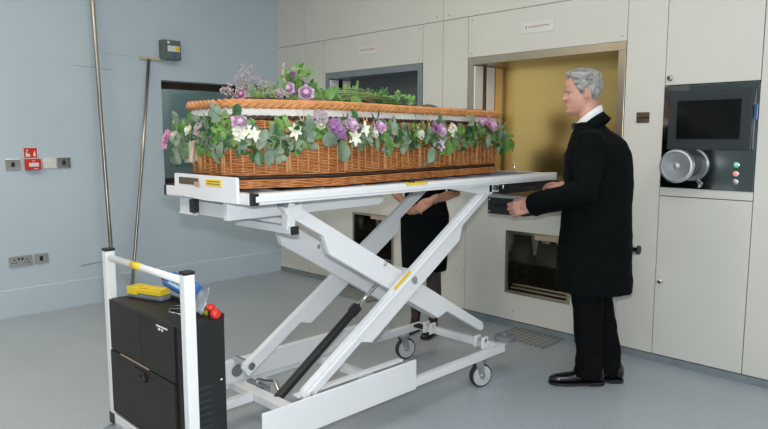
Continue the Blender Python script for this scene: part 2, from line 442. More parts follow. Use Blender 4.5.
# black loading ledge that slides out below the mouth
r = thing('loading_ledge', 'black metal ledge sticking out of the furnace wall under the trolley end', 'ledge', (-2.235, 3.6, .935))
b = NB(); box(b, -2.372, -2.10, 3.262, 3.990, .935, 1.045); lb = obj('ledge_body', b, M['blackm'], r, bevel=.004)
b = NB(); box(b, -2.372, -2.10, 3.255, 3.275, 1.045, 1.056); prism(b, [(3.255, 1.045), (3.262, 1.045), (3.262, 1.036), (3.255, 1.036)], 'x', -2.372, -2.10); obj('ledge_trim', b, M['zinc'], r, bevel=.002)
for z in (.952, 1.022):
    b = NB(); lathe(b, [(.006, 0), (.006, .005), (.003, .006)], (-2.355, 3.262, z), (0, -1, 0), 10); obj('bolt', b, M['chrome'], r)
b = NB(); tube(b, [(-2.30, 3.262, .99), (-2.30, 3.245, .99), (-2.13, 3.245, .99), (-2.13, 3.262, .99)], .008, 8); obj('grip_bar', b, M['blackp'], r, smooth=True)
# chrome bar end behind the man
r = thing('hatch_bar', 'chrome horizontal bar end beside the black coat tail', 'bar', (-1.9, YB, .70))
b = NB(); tube(b, [(-2.10, YB - .17, .722), (-1.665, YB - .17, .722)], .027, 20); obj('bar', b, M['chrome'], r, smooth=False)
b = NB(); tube(b, [(-1.665, YB - .17, .722), (-1.655, YB - .17, .722)], .0275, 20); obj('end_cap', b, M['blackp'], r)
for xx in (-1.83, -2.08):
    b = NB(); box(b, xx, xx + .03, YB - .16, YB, .71, .735); obj('bracket', b, M['steel'], r)

# name plate with a slot
r = thing('slot_plate', 'small dark brown plate with a slot on the cream panel', 'plate', (-1.745, YB, 1.49))
b = NB(); box(b, -1.785, -1.705, YB - .006, YB, 1.49, 1.516); box(b, -1.785, -1.705, YB - .006, YB, 1.524, 1.555); obj('plate', b, M['brownplate'], r, bevel=.001)
b = NB(); box(b, -1.785, -1.705, YB - .004, YB, 1.516, 1.524); obj('slot', b, M['blackp'], r)

# control cabinet
def cab_door(x0, x1, z0, z1, lx, lz, label):
    r = thing('cabinet_door', label, 'cabinet door', ((x0 + x1) / 2, YB, z0), 'cabinet doors around the touch screen')
    b = NB(); box(b, x0 + g, x1 - g, YB - .002, YB + .012, z0 + g, z1 - g); obj('door_leaf', b, M['panel'], r, bevel=.0015)
    b = NB(); lathe(b, [(.018, 0), (.018, .006), (.014, .010), (.014, .022), (.010, .025)], (lx, YB - .002, lz), (0, -1, 0), 20)
    k = obj('lock', b, M['chrome'], r, smooth=False)
    b = NB(); box(b, lx - .0015, lx + .0015, YB - .029, YB - .026, lz - .007, lz + .007); obj('keyhole', b, M['blackp'], k)
    return r
cab_door(-1.62, -1.10, 1.71, 3.3, -1.59, 1.752, 'tall cream cabinet door with a chrome lock above the touch screen')
cab_door(-1.62, -1.10, zb, 1.045, -1.585, .515, 'cream cabinet door with a dark lock low under the touch screen')
cab_door(-1.62, -1.10, 1.045, 1.098, -9, 1.07, 'x') if False else None
b = NB(); box(b, -1.62 + g, -1.10 - g, YB, YB + .012, 1.048, 1.097); o = obj('panel', b, M['panel'], wb); o['kind'] = 'structure'

r = thing('control_panel', 'steel control panel with dark touch screen, round dial and lit red button', 'control panel', (-1.36, YB, 1.10))
b = NB(); box(b, -1.617, -1.103, YB - .010, YB + .012, 1.10, 1.705); obj('steel_plate', b, M['mirror'], r, bevel=.0015)
b = NB()
box(b, -1.574, -1.122, YB - .045, YB - .010, 1.328, 1.674)
mb = obj('monitor_bezel', b, M['screenb'], r, bevel=.006)
b = NB(); box(b, -1.520, -1.178, YB - .047, YB - .0445, 1.393, 1.612); obj('screen', b, M['screen'], r)
b = NB(); box(b, -1.525, -1.173, YB - .0462, YB - .0448, 1.388, 1.617); obj('screen_edge', b, M['blackp'], mb)
b = NB()   # dial: wide disc on a short sleeve
cdx, cdz = -1.478, 1.235
lathe(b, [(.050, 0), (.050, .010), (.038, .016), (.038, .085)], (cdx, YB - .010, cdz), (0, -1, 0), 40)
obj('dial_sleeve', b, M['dial'], r, bevel=.002)
b = NB(); lathe(b, [(.072, .085), (.095, .095), (.098, .120), (.094, .132), (.084, .134), (.080, .126), (.020, .120), (.014, .128), (.006, .130)], (cdx, YB - .010, cdz), (0, -1, 0), 48)
obj('dial', b, M['dial'], r, bevel=0)
for zz, mm, nm in ((1.245, M['greenled'], 'green_button'), (1.195, M['redled'], 'red_button'), (1.15, M['zinc'], 'silver_button')):
    b = NB(); lathe(b, [(.016, 0), (.016, .006), (.011, .008)], (-1.195, YB - .010, zz), (0, -1, 0), 20); rg = obj('button_ring', b, M['zinc'], r)
    b = NB(); ball(b, (-1.195, YB - .018, zz), .0095, 2, (1, .6, 1)); obj(nm, b, mm, rg, smooth=True)
b = NB(); box(b, -1.119, -1.106, YB - .0125, YB - .010, 1.50, 1.585); obj('blue_sticker', b, M['bluep'], r)
b = NB(); tube(b, [(-1.40, YB - .02, 1.15), (-1.38, YB - .03, 1.13), (-1.385, YB - .02, 1.11)], .006, 8); obj('small_hook', b, M['chrome'], r)
b = NB()
for x in (-1.607, -1.113):
    for z in (1.112, 1.692, 1.25): lathe(b, [(.004, 0), (.004, .002)], (x, YB - .010, z), (0, -1, 0), 8)
obj('screw', b, M['blackp'], r)
# steel post strip on the right edge of the control panel
# chequer plates on the floor
for (x0, x1, y0, y1, lb_) in ((-2.62, -2.22, 3.70, 3.985, 'small chequer plate mat on the floor below the ash hatch near the suited man'),
                              (-4.46, -3.93, 3.70, 3.985, 'small chequer plate mat on the floor seen under the lift arms')):
    b = NB(); box(b, x0, x1, y0, y1, 0, .008)
    tag(obj('chequer_plate', b, M['plate'], bevel=.002), lb_, 'floor plate', 'chequer plates on the floor')

# ================================================================ BLUE WALL ITEMS
def sock(y0, y1, z0, z1, name, label, cat, kind):
    r = thing(name, label, cat, (XL, (y0 + y1) / 2, z0), {'light_switch': 'switch plates on the blue wall', 'wall_socket': 'low sockets on the blue wall'}.get(name))
    X = XL
    body = M['whitep'] if kind == 'white' else (M['red'] if kind in ('call', 'sign') else M['chrome'])
    b = NB(); th = .012 if kind != 'sign' else .004
    if kind == 'call': th = .04
    box(b, X, X + th, y0, y1, z0, z1); obj('face_plate', b, body, r, bevel=.002 if kind != 'sign' else 0)
    if kind == 'blank': pass
    cy, cz = (y0 + y1) / 2, (z0 + z1) / 2
    if kind in ('chrome', 'white'):
        b = NB(); box(b, X + th, X + th + .003, cy - .012, cy + .012, cz - .018, cz + .018); obj('rocker', b, M['whitep'] if kind == 'white' else M['blackp'], r, bevel=.001)
        b = NB()
        for s in (-1, 1): lathe(b, [(.003, 0), (.003, .001)], (X + th, cy + s * .033, cz), (1, 0, 0), 8)
        obj('screw', b, M['greyp'], r)
    if kind == 'double':
        for c in (y0 + .04, y1 - .04):
            b = NB(); box(b, X + th, X + th + .0012, c - .005, c + .005, cz + .004, cz + .014)
            for s in (-1, 1): box(b, X + th, X + th + .0012, c + s * .012 - .005, c + s * .012 + .005, cz - .016, cz - .008)
            obj('pin_holes', b, M['blackp'], r)
        b = NB()
        for s in (-1, 1): box(b, X + th, X + th + .004, cy + s * .012 - .006, cy + s * .012 + .006, cz + .008, cz + .026)
        obj('rocker', b, M['blackp'], r)
    if kind == 'call':
        b = NB(); box(b, X + th, X + th + .002, cy - .033, cy + .037, cz - .016, cz + .014); o = obj('glass_strip', b, M['whitep'], r); o['label'] = 'white break glass strip'
        b = NB(); box(b, X + th, X + th + .0015, cy - .008, cy + .010, cz + .026, cz + .031); box(b, X + th, X + th + .0015, cy - .0, cy + .03, cz - .036, cz - .03); obj('print', b, M['whitep'], r)
    if kind == 'sign':
        b = NB()
        box(b, X + th, X + th + .001, y0, y1, z1 - .006, z1); box(b, X + th, X + th + .001, y0, y1, z0, z0 + .006); box(b, X + th, X + th + .001, y0, y0 + .006, z0, z1); box(b, X + th, X + th + .001, y1 - .006, y1, z0, z1)
        # hand pressing a button, flame
        box(b, X + th, X + th + .001, y0 + .018, y0 + .050, z0 + .016, z0 + .036); box(b, X + th, X + th + .001, y0 + .020, y0 + .028, z0 + .036, z0 + .052); box(b, X + th, X + th + .001, y0 + .034, y0 + .04, z0 + .036, z0 + .046)
        lathe(b, [(.007, 0), (.007, .001)], (X + th, y0 + .030, z1 - .026), (1, 0, 0), 14)
        prism(b, [(y1 - .034, z0 + .018), (y1 - .018, z0 + .018), (y1 - .016, z0 + .035), (y1 - .024, z0 + .064), (y1 - .034, z0 + .038)], 'x', X + th, X + th + .001)
        obj('pictogram', b, M['paper'], r)
    return r
sock(1.450, 1.552, 1.15, 1.235, 'light_switch', 'chrome square switch plate left of the red fire call point', 'switch', 'chrome')
sock(1.578, 1.685, 1.235, 1.325, 'fire_sign', 'red square fire alarm sign with hand and flame pictogram', 'sign', 'sign')
sock(1.584, 1.693, 1.148, 1.232, 'fire_call_point', 'red fire alarm call point directly below the fire sign', 'call point', 'call')
sock(1.712, 1.812, 1.155, 1.239, 'light_switch', 'white square switch plate between the red call point and a chrome plate', 'switch', 'white')
sock(1.822, 1.925, 1.155, 1.240, 'light_switch', 'chrome square switch plate at the right end of the row', 'switch', 'chrome')
sock(1.425, 1.595, .395, .480, 'wall_socket', 'chrome double socket low on the blue wall', 'socket', 'double')
sock(1.608, 1.712, .398, .480, 'wall_socket', 'chrome single plate right of the low double socket', 'socket', 'chrome')

r = thing('thermostat_box', 'dark green-grey box with a display high on the blue wall', 'box', (XL, 2.81, 2.08))
b = NB(); box(b, XL, XL + .09, 2.725, 2.895, 2.085, 2.255); obj('case', b, M['boxg'], r, bevel=.008)
b = NB(); box(b, XL + .09, XL + .093, 2.765, 2.880, 2.155, 2.205); obj('display', b, M['whitep'], r)
b = NB(); box(b, XL + .093, XL + .0945, 2.842, 2.876, 2.160, 2.200); obj('display_mark', b, M['yellow'], r)
b = NB(); lathe(b, [(.018, 0), (.016, .012), (.008, .014)], (XL + .09, 2.825, 2.118), (1, 0, 0), 18); obj('knob', b, M['bluep'], r)
b = NB(); box(b, XL + .09, XL + .093, 2.765, 2.785, 2.222, 2.245); obj('small_label', b, M['paper'], r)
b = NB(); box(b, XL + .09, XL + .096, 2.74, 2.88, 2.092, 2.145); obj('lower_cover', b, M['boxg'], r, bevel=.002)
# leaning tools
r = thing('rake_pole', 'long plain steel pole leaning on the blue wall behind the trolley post', 'pole', (-5.345, 2.142, 0))
b = NB(); tube(b, [(-5.345, 2.142, .0), (-5.38, 2.144, .469), (-5.46, 2.148, 1.543), (-5.53, 2.156, 2.5), (-5.552, 2.16, 2.95)], .0165, 14); obj('shaft', b, M['polesteel'], r, smooth=True)
b = NB(); tube(b, [(-5.345, 2.142, .0), (-5.3494, 2.1423, .06)], .019, 14); obj('end_ferrule', b, M['greyp'], r, smooth=True)
r = thing('ash_rake', 'steel ash rake with a flat tee head leaning on the blue wall', 'rake', (-5.34, 2.272, 0))
b = NB(); tube(b, [(-5.34, 2.272, .0), (-5.37, 2.329, .344), (-5.45, 2.488, 1.293), (-5.55, 2.622, 2.08)], .014, 14); obj('shaft', b, M['polesteel'], r, smooth=True)
b = NB(); box(b, -5.566, -5.545, 2.545, 2.735, 2.075, 2.100); obj('rake_head', b, M['beige'], r, bevel=.003)

# ================================================================ COFFIN
CX = -2.445
def outline(off=0.0):
    pts = [(-2.275 + off * .6, 1.40 - off), (-2.13 + off, 1.80), (-2.28 + off, 3.20), (-2.30 + off * .6, 3.23 + off),
           (2 * CX + 2.30 - off * .6, 3.23 + off), (2 * CX + 2.28 - off, 3.20), (2 * CX + 2.13 - off, 1.80), (2 * CX + 2.28 - off * .6, 1.40 - off)]
    return pts
def resample(pts, step, rad=.06):
    # rounded polygon -> evenly spaced points with outward normals
    P = []
    n = len(pts)
    for i in range(n):
        p0, p1, p2 = V(pts[i - 1]), V(pts[i]), V(pts[(i + 1) % n])
        a = (p0 - p1); c = (p2 - p1)
        r_ = min(rad, a.length * .45, c.length * .45)
        A = p1 + a.normalized() * r_; C_ = p1 + c.normalized() * r_
        for k in range(7):
            t = k / 6; P.append((1 - t) ** 2 * A + 2 * t * (1 - t) * p1 + t * t * C_)
    L = [0]
    for i in range(len(P)): L.append(L[-1] + (P[(i + 1) % len(P)] - P[i]).length)
    tot = L[-1]; m = int(round(tot / step)); m += m % 8 and 8 - m % 8
    out = []; j = 0
    for k in range(m):
        s = tot * k / m
        while L[j + 1] < s: j += 1
        t = (s - L[j]) / max(1e-9, L[j + 1] - L[j])
        out.append(P[j].lerp(P[(j + 1) % len(P)], t))
    res = []
    for k in range(m):
        d = out[(k + 1) % m] - out[k - 1]; nn = V((d.y, -d.x)).normalized()
        res.append((out[k], nn))
    return res, tot
ring, per = resample(outline(), .0115)
NR = len(ring)
Zb, Zt = 1.192, 1.486
coffin = thing('wicker_coffin', 'orange willow wicker coffin resting on the white scissor lift trolley', 'coffin', (CX, 2.3, Zb))
sgn = 1
# orientation check of the normals (outward = away from centre)
if (ring[0][0] - V((CX, 2.3))).dot(ring[0][1]) < 0: sgn = -1
def RP(k, off, z):
    p, nn = ring[k % NR]; return V((p.x + nn.x * off * sgn, p.y + nn.y * off * sgn, z))
def weave(bm, zs, amp, hh, tt, base=0.0, every=4):
    for r_, z in enumerate(zs):
        rg = []
        for k in range(NR):
            ph = PI * k / every + PI * (r_ % 2)
            o = base + amp * math.cos(ph)
            zz = z + .0006 * math.sin(k * .37 + r_ * 2.1)
            rg.append([bm.verts.new(RP(k, o + dx, zz + dz)) for dx, dz in ((tt, 0), (0, hh), (-tt, 0), (0, -hh))])
        for k in range(NR):
            A = rg[k]; B = rg[(k + 1) % NR]
            for q in range(4): bm.faces.new((A[q], A[(q + 1) % 4], B[(q + 1) % 4], B[q]))
b = NB(); zs = []; z = 1.249
while z < Zt - .012: zs.append(z); z += .0068
weave(b, zs, .0042, .0036, .0030)
obj('woven_side', b, M['wick'], coffin, smooth=True)
b = NB(); zs = []; z = 1.197
while z < 1.231: zs.append(z); z += .0070
weave(b, zs, .0040, .0040, .004, base=.007)
obj('base_band', b, M['wick'], coffin, smooth=True)
b = NB(); weave(b, (1.2385,), .005, .0055, .006, base=.006); obj('dark_band', b, M['wickd'], coffin, smooth=True)
b = NB(); loft(b, [[RP(k, -.006, z) for k in range(NR)] for z in (1.192, Zt)]); obj('inner_wall', b, M['wickd'], coffin)
b = NB()
for k in range(0, NR, 4):
    w = .0058 if (k // 4) % 6 else .0105
    if (k // 4) % 6 == 0:
        for dk in (-1, 1): tube(b, [RP(k, .0035, 1.255) + V((0, 0, 0)), RP(k, .0035, Zt)], .0, 4) if False else None
    tube(b, [RP(k, .0026, 1.254), RP(k, .0026, Zt - .004)], w * .62, 6)
    if w > .01:
        tube(b, [RP(k + 1, .003, 1.254), RP(k + 1, .003, Zt - .004)], w * .5, 6)
obj('stake', b, M['wickl'], coffin, smooth=True)['kind'] = 'stuff'
def braid(bm, z, base, height, rr, wl, strands=4):
    nn_ = max(1, int(round(per / wl)))
    st = NR * 1
    for s in range(strands):
        pts = []
        for k in range(st):
            ph = 2 * PI * nn_ * k / st + 2 * PI * s / strands
            o = base + .007 * math.sin(2 * ph); zz = z + height * math.sin(ph)
            pts.append(RP(k, o, zz))
        tube(bm, pts, rr, 6, closed=True, up=V((0, 0, 1)))
def plait(bm, z, base, h):
    # herring-bone border: pairs of thick willow strokes meeting on the centre line
    st = NR // 3
    for q in range(st):
        k = q * 3
        for s in (-1, 1):
            kk = k + (1.5 if s > 0 else 0)
            def pp(t, off, zz):
                a_ = int(math.floor(t)); f = t - a_; return RP(a_, off, zz).lerp(RP(a_ + 1, off, zz), f)
            pts = [pp(kk + 3.2, base - .006, z - s * h * .35), pp(kk + 1.6, base + .006, z - s * h * .02), pp(kk, base + .009, z + s * h * .34), pp(kk - 1.6, base + .003, z + s * h * .72), pp(kk - 3.0, base - .010, z + s * h * 1.0)]
            tube(bm, pts, [.005, .0082, .0090, .0082, .005], 8, round_caps=True)
b = NB(); braid(b, Zt - .006, .004, .004, .006, .09, 3); obj('top_border', b, M['wickd'], coffin, smooth=True)  # dark colour puts the lid's shadow into the border
lid = None
b = NB(); plait(b, 1.5345, .008, .0160); lid = obj('lid_border', b, M['wickb'], coffin, smooth=True)
b = NB()
loft(b, [[RP(k, .004, 1.522) for k in range(NR)], [RP(k, .006, 1.549) for k in range(NR)], [RP(k, -.03, 1.556) for k in range(NR)], [RP(k, -.10, 1.562) for k in range(NR)]])
obj('lid', b, M['wickd'], coffin, smooth=False)  # dark backing paints shade into the gaps of the plait
b = NB()
loft(b, [[RP(k, .002 + .003 * math.sin(k * .31) * 1, 1.487 + .003 * math.sin(k * .11 + 1) + .0015 * math.sin(k * .43)) for k in range(NR)], [RP(k, .0045, 1.505) for k in range(NR)], [RP(k, .002, 1.526) for k in range(NR)]])
obj('calico_lining', b, M['cloth'], coffin, smooth=False)

# ================================================================ TROLLEY
TR = thing('scissor_lift_trolley', 'white scissor lift coffin trolley on grey castors', 'trolley', (-2.43, 2.3, 0))
W_ = M['white']
xr, xl = -2.10, -2.75
# platform
b = NB()
box(b, xr - .03, xr + .022, 1.37, 3.57, 1.143, 1.187)
prism(b, [(xr + .022, 1.15), (xr + .026, 1.156), (xr + .026, 1.174), (xr + .022, 1.18)], 'y', 1.38, 3.55)
obj('platform_rail', b, W_, TR, bevel=.003)
b = NB(); box(b, xl - .022, xl + .03, 1.37, 3.57, 1.143, 1.187); obj('platform_rail', b, W_, TR, bevel=.003)
b = NB(); box(b, xl - .022, xr + .022, 1.362, 1.400, 1.143, 1.187); obj('front_rail', b, W_, TR, bevel=.003)
for xx in (xl - .034, xr + .006):
    b = NB(); box(b, xx + (0 if xx < -2.5 else .003), xx + .022 if xx < -2.5 else xx + .0185, 1.360, 1.395, 1.1415, 1.1885); obj('rail_cap', b, M['blackp'], TR, bevel=.003)
b = NB(); box(b, xr - .031, xr + .023, 3.57, 3.585, 1.142, 1.188); obj('rail_cap', b, M['blackp'], TR, bevel=.003)
b = NB(); box(b, xl - .023, xl + .031, 3.57, 3.585, 1.142, 1.188); obj('rail_cap', b, M['blackp'], TR, bevel=.003)
b = NB(); box(b, xl + .03, xr - .03, 3.53, 3.57, 1.145, 1.183); obj('end_rail', b, W_, TR, bevel=.003)
b = NB(); box(b, xl + .03, xr - .03, 1.37, 3.53, 1.150, 1.166); obj('deck', b, M['zinc'], TR)
for i in range(9):
    y = 1.52 + i * .235
    b = NB(); tube(b, [(xl + .03, y, 1.1665), (xr - .03, y, 1.1665)], .024, 14); obj('roller', b, M['greyp'], TR, smooth=False)
b = NB(); tube(b, [(-2.29, 3.42, 1.16), (-2.29, 3.42, 1.235)], .006, 10, round_caps=True); obj('stop_pin', b, M['chrome'], TR, smooth=True)
b = NB(); tube(b, [(-2.05, 2.96, 1.12), (-2.05, 2.96, 1.142)], .005, 8); obj('stop_pin', b, M['chrome'], TR, smooth=True)
# upright end plate with two labels
b = NB(); prism(b, [(-2.655, 1.152), (-2.655, 1.240), (-2.648, 1.247), (-2.165, 1.247), (-2.158, 1.240), (-2.158, 1.145), (-2.40, 1.143)], 'y', 1.3480, 1.3615)
ep = obj('end_plate', b, W_, TR, bevel=.0015)
b = NB(); box(b, -2.610, -2.445, 1.3455, 1.3480, 1.203, 1.232); s = obj('maker_plate', b, M['brownplate'], ep)
b = NB(); box(b, -2.475, -2.435, 1.3430, 1.3455, 1.197, 1.218); obj('orange_tag', b, M['label'], ep)
b = NB(); box(b, -2.385, -2.265, 1.3455, 1.3480, 1.205, 1.232); s = obj('yellow_label', b, M['yellow'], ep)
b = NB()
for zz in (1.222, 1.212):
    for i in range(7): box(b, -2.375 + i * .0145, -2.364 + i * .0145, 1.3448, 1.3455, zz, zz + .004)
obj('label_print', b, M['brownplate'], s)
b = NB(); box(b, xr + .0262, xr + .0275, 2.21, 2.36, 1.176, 1.186); box(b, xr - .01, xr + .0265, 2.21, 2.36, 1.1862, 1.1876); ys = obj('yellow_strip', b, M['yellow'], TR)
b = NB(); lathe(b, [(.014, 0), (.014, .012), (.009, .018)], (xr + .005, 2.27, 1.187), (0, 0, 1), 16); obj('side_knob', b, M['blackp'], TR)
# sub rails under the platform
b = NB(); prism(b, [(1.40, 1.060), (1.40, 1.14), (2.30, 1.14), (2.30, 1.085), (2.27, 1.066)], 'x', -2.345, -2.315); obj('roller_channel', b, W_, TR, bevel=.002)
b = NB(); prism(b, [(1.43, 1.065), (1.43, 1.14), (2.30, 1.14), (2.30, 1.085), (2.27, 1.066)], 'x', -2.665, -2.635); obj('roller_channel', b, W_, TR, bevel=.002)
b = NB(); prism(b, [(-2.745, 1.058), (-2.745, 1.066), (-2.735, 1.066), (-2.735, 1.142), (-2.625, 1.142), (-2.625, 1.066), (-2.60, 1.066), (-2.60, 1.058)], 'y', 1.41, 1.43); obj('end_bracket', b, W_, TR, bevel=.001)
b = NB(); box(b, -2.622, -2.590, 1.395, 1.428, 1.072, 1.130); obj('rail_cap', b, M['blackp'], TR, bevel=.003)
b = NB(); box(b, -2.59, -2.345, 1.43, 1.445, 1.062, 1.072); box(b, -2.59, -2.345, 1.43, 1.434, 1.072, 1.12); obj('front_cross_tube', b, W_, TR, bevel=.001)
# scissor arms
E1 = V((.843, .537)); N1 = V((-.537, .843))
def armpts(flip=False):
    sw = [(0, -.012), (.02, .0), (1.60, 0), (1.63, -.03), (1.61, -.06), (1.24, -.06), (1.18, -.112), (.42, -.112), (.375, -.062), (.0, -.062)]
    out = []
    for s, w in sw:
        p = V((1.605, .322)) + E1 * s + N1 * w
        if flip: p = V((p.x, 1.455 - p.y))
        out.append((p.x, p.y))
    if flip:
        out = []
        # mirrored: starts high at the near end, wide belly below
        e = V((.862, -.506)); n = V((.506, .862))
        for s, w in [(0, 0), (1.56, 0), (1.59, -.03), (1.57, -.050), (1.22, -.055), (1.17, -.112), (.31, -.112), (.24, -.055), (.02, -.060), (-.02, -.035)]:
            p = V((1.600, 1.142)) + e * s + n * w; out.append((p.x, p.y))
    return out
def arm(x0, x1, flip, nm='lift_arm'):
    b = NB(); prism(b, armpts(flip), 'x', x0, x1); return obj(nm, b, W_, TR, bevel=.004)
a1 = arm(-2.140, -2.108, False)
b = NB()   # raised welded rib along the outer face
pA = [V((1.605, .322)) + E1 * s + N1 * w for s, w in ((.02, -.02), (1.60, -.02), (1.60, -.034), (.02, -.034))]
prism(b, [(p.x, p.y) for p in pA], 'x', -2.109, -2.1015); obj('arm_rib', b, W_, a1, bevel=.002)
arm(-2.590, -2.558, False)
a2 = arm(-2.190, -2.158, True)
a3 = arm(-2.540, -2.508, True)
b = NB(); box(b, -2.1088, -2.1062, 2.17, 2.30, .675, .692, Matrix.Translation((0, 0, 0)))
bmesh.ops.rotate(b, verts=b.verts, cent=(-2.1, 2.235, .683), matrix=Matrix.Rotation(math.radians(32.5), 3, 'X'))
bmesh.ops.translate(b, verts=b.verts, vec=(0, -.012, .034))
obj('yellow_sticker', b, M['yellow'], a1)
def bolt(c, ax=(1, 0, 0), r_=.012, h=.012, par=None):
    b = NB(); lathe(b, [(r_, 0), (r_, h * .6), (r_ * .7, h)], c, ax, 6); obj('bolt', b, M['chrome'], par or TR)
bolt((-2.108, 2.318, .692), r_=.009, h=.006, par=TR); bolt((-2.158, 2.15, .80), par=TR); bolt((-2.508, 2.03, .855)); bolt((-2.108, 1.655, .315))
b = NB(); tube(b, [(-2.62, 2.305, .705), (-2.10, 2.305, .705)], .018, 14); obj('pivot_shaft', b, M['zinc'], TR, smooth=False)
b = NB(); tube(b, [(-2.74, 1.655, .318), (-2.108, 1.655, .318)] if False else [(-2.70, 1.655, .318), (-2.555, 1.655, .318)], .019, 14); obj('lower_axle', b, M['zinc'], TR, smooth=False)
b = NB(); tube(b, [(-2.62, 2.945, 1.125), (-2.08, 2.945, 1.125)], .015, 12); obj('upper_axle', b, M['zinc'], TR, smooth=False)
bolt((-2.108, 2.945, 1.125), r_=.018, h=.02)
b = NB(); box(b, -2.15, -2.10, 2.90, 2.99, 1.10, 1.145); box(b, -2.60, -2.55, 2.90, 2.99, 1.10, 1.145); obj('pivot_bracket', b, W_, TR, bevel=.003)
b = NB(); prism(b, [(2.55, 1.143), (2.93, 1.143), (2.93, 1.09), (2.80, 1.10)], 'x', -2.155, -2.10); obj('upper_gusset', b, W_, TR, bevel=.003)
# knee bracket at the near top of the inner arms and the cross tube with its black cap
b = NB(); prism(b, [(1.590, 1.115), (1.66, 1.125), (1.67, 1.06), (1.628, 1.065), (1.618, 1.02), (1.580, 1.02)], 'x', -2.198, -2.155); obj('knee_bracket', b, W_, a2, bevel=.003)
b = NB(); box(b, -2.56, -2.138, 1.585, 1.620, 1.003, 1.036); obj('upper_cross_tube', b, W_, TR, bevel=.003)
b = NB(); box(b, -2.138, -2.126, 1.584, 1.621, 1.002, 1.037); obj('tube_cap', b, M['blackp'], TR, bevel=.003)
b = NB(); tube(b, [(-2.20, 1.575, 1.128), (-2.15, 1.575, 1.128)], .013, 16); obj('slide_roller', b, M['greyp'], TR, smooth=False)
# hydraulic cylinder
b = NB(); tube(b, [(-2.40, 1.66, .175), (-2.40, 2.185, .530)], .022, 20); c_ = obj('hydraulic_cylinder', b, M['blackm'], TR, smooth=False, bevel=.004)
b = NB(); tube(b, [(-2.40, 2.155, .509), (-2.40, 2.195, .537)], .026, 20); obj('gland_nut', b, M['blackp'], c_)
b = NB(); tube(b, [(-2.40, 2.18, .527), (-2.40, 2.43, .70)], .010, 14); obj('piston_rod', b, M['chrome'], c_, smooth=True)
b = NB(); tube(b, [(-2.435, 2.165, .52), (-2.44, 2.20, .545)], .008, 8); obj('hose_fitting', b, M['zinc'], c_)
b = NB(); tube(b, [(-2.62, 2.43, .703), (-2.15, 2.43, .703)], .02, 14); obj('cylinder_shaft', b, W_, TR)
# base frame
def bar(nm, x0, x1, y0, y1, z0, z1, m=None, bv=.003):
    b = NB(); box(b, x0, x1, y0, y1, z0, z1); return obj(nm, b, m or W_, TR, bevel=bv)
bar('base_rail', -2.125, -2.088, 1.10, 3.07, .165, .207)
bar('base_rail', -2.765, -2.728, 1.10, 3.07, .165, .207)
bar('end_cross_rail', -2.728, -2.125, 3.035, 3.07, .165, .207)
bar('front_cross_rail', -2.728, -2.125, 1.625, 1.685, .170, .209)
bar('centre_cross_rail', -2.728, -2.125, 2.17, 2.215, .168, .205)
bar('centre_rail', -2.545, -2.505, 1.12, 1.625, .168, .207)
bar('side_plate', -2.090, -2.078, 1.39, 2.295, .160, .312, bv=.004)
bar('side_plate', -2.722, -2.690, 1.58, 2.72, .205, .318, bv=.004)
b = NB(); box(b, -2.16, -2.126, 1.60, 2.25, .30, .312); obj('slide_track', b, W_, TR, bevel=.002)
bar('pivot_block', -2.20, -2.125, 1.60, 1.70, .207, .25)
b = NB(); lathe(b, [(.03, 0), (.03, .006)], (-2.689, 1.655, .262), (1, 0, 0), 24); obj('slot_boss', b, M['greyp'], TR)
for xx in (-2.156, -2.546):
    for dx_ in (-.030, .020): bar('foot_bracket', xx + dx_, xx + dx_ + .008, 2.90, 2.955, .207, .275, bv=.002)
    b = NB(); tube(b, [(xx - .035, 2.925, .255), (xx + .035, 2.925, .255)], .010, 10); obj('foot_pin', b, M['chrome'], TR)
b = NB()
tube(b, [(-2.62, 1.70, .19), (-2.60, 1.72, .225), (-2.52, 1.76, .23), (-2.46, 1.74, .2)], .010, 10); box(b, -2.66, -2.50, 1.69, 1.72, .175, .215)
obj('foot_lock', b, M['zinc'], TR)
b = NB(); box(b, -2.70, -2.60, 2.95, 3.0, .207, .222); obj('rubber_pad', b, M['blackp'], TR)
# corner bumper
b = NB(); lathe(b, [(.020, 0), (.058, .004), (.060, .010), (.060, .026), (.054, .032), (.016, .034), (.015, .050), (.010, .052)], (-2.125, 3.115, .213), (0, 0, 1), 28); obj('corner_bumper', b, M['greyp'], TR)
bar('bumper_arm', -2.145, -2.10, 3.07, 3.12, .195, .212)
# casters
def caster(x, y, rot):
    R_ = Matrix.Translation((x, y, 0)) @ Matrix.Rotation(rot, 4, 'Z')
    def fin(b): bmesh.ops.transform(b, matrix=R_, verts=b.verts)
    b = NB(); lathe(b, [(.035, .148), (.040, .152), (.040, .165)], (0, 0, 0), (0, 0, 1), 20)
    for s in (-1, 1):
        prism(b, [(-.03, .150), (.022, .150), (.034, .060), (.02, .050), (.004, .060)], 'x', s * .024 - .0025, s * .024 + .0025)
    box(b, -.027, .027, -.032, .025, .146, .152)
    fin(b); f = obj('castor', b, M['zinc'], TR, bevel=.001)
    b = NB(); lathe(b, [(.052, -.018), (.066, -.014), (.0685, 0), (.066, .014), (.052, .018)], (0, .018, .0685), (1, 0, 0), 36); fin(b); t = obj('tyre', b, M['screenb'], f, smooth=False)
    b = NB(); lathe(b, [(.022, -.0205), (.057, -.0190), (.057, .0190), (.022, .0205)], (0, .018, .0685), (1, 0, 0), 32); fin(b); obj('wheel_disc', b, M['discgrey'], f)
    b = NB(); lathe(b, [(.013, -.032), (.013, .032)], (0, .018, .0685), (1, 0, 0), 14); lathe(b, [(.017, .0205), (.015, .024)], (0, .018, .0685), (1, 0, 0), 14); fin(b); obj('axle', b, M['zinc'], f)
caster(-2.125, 2.86, -.35); caster(-2.745, 2.90, -.30); caster(-2.70, 1.05, .9); caster(-2.12, 1.05, .2)
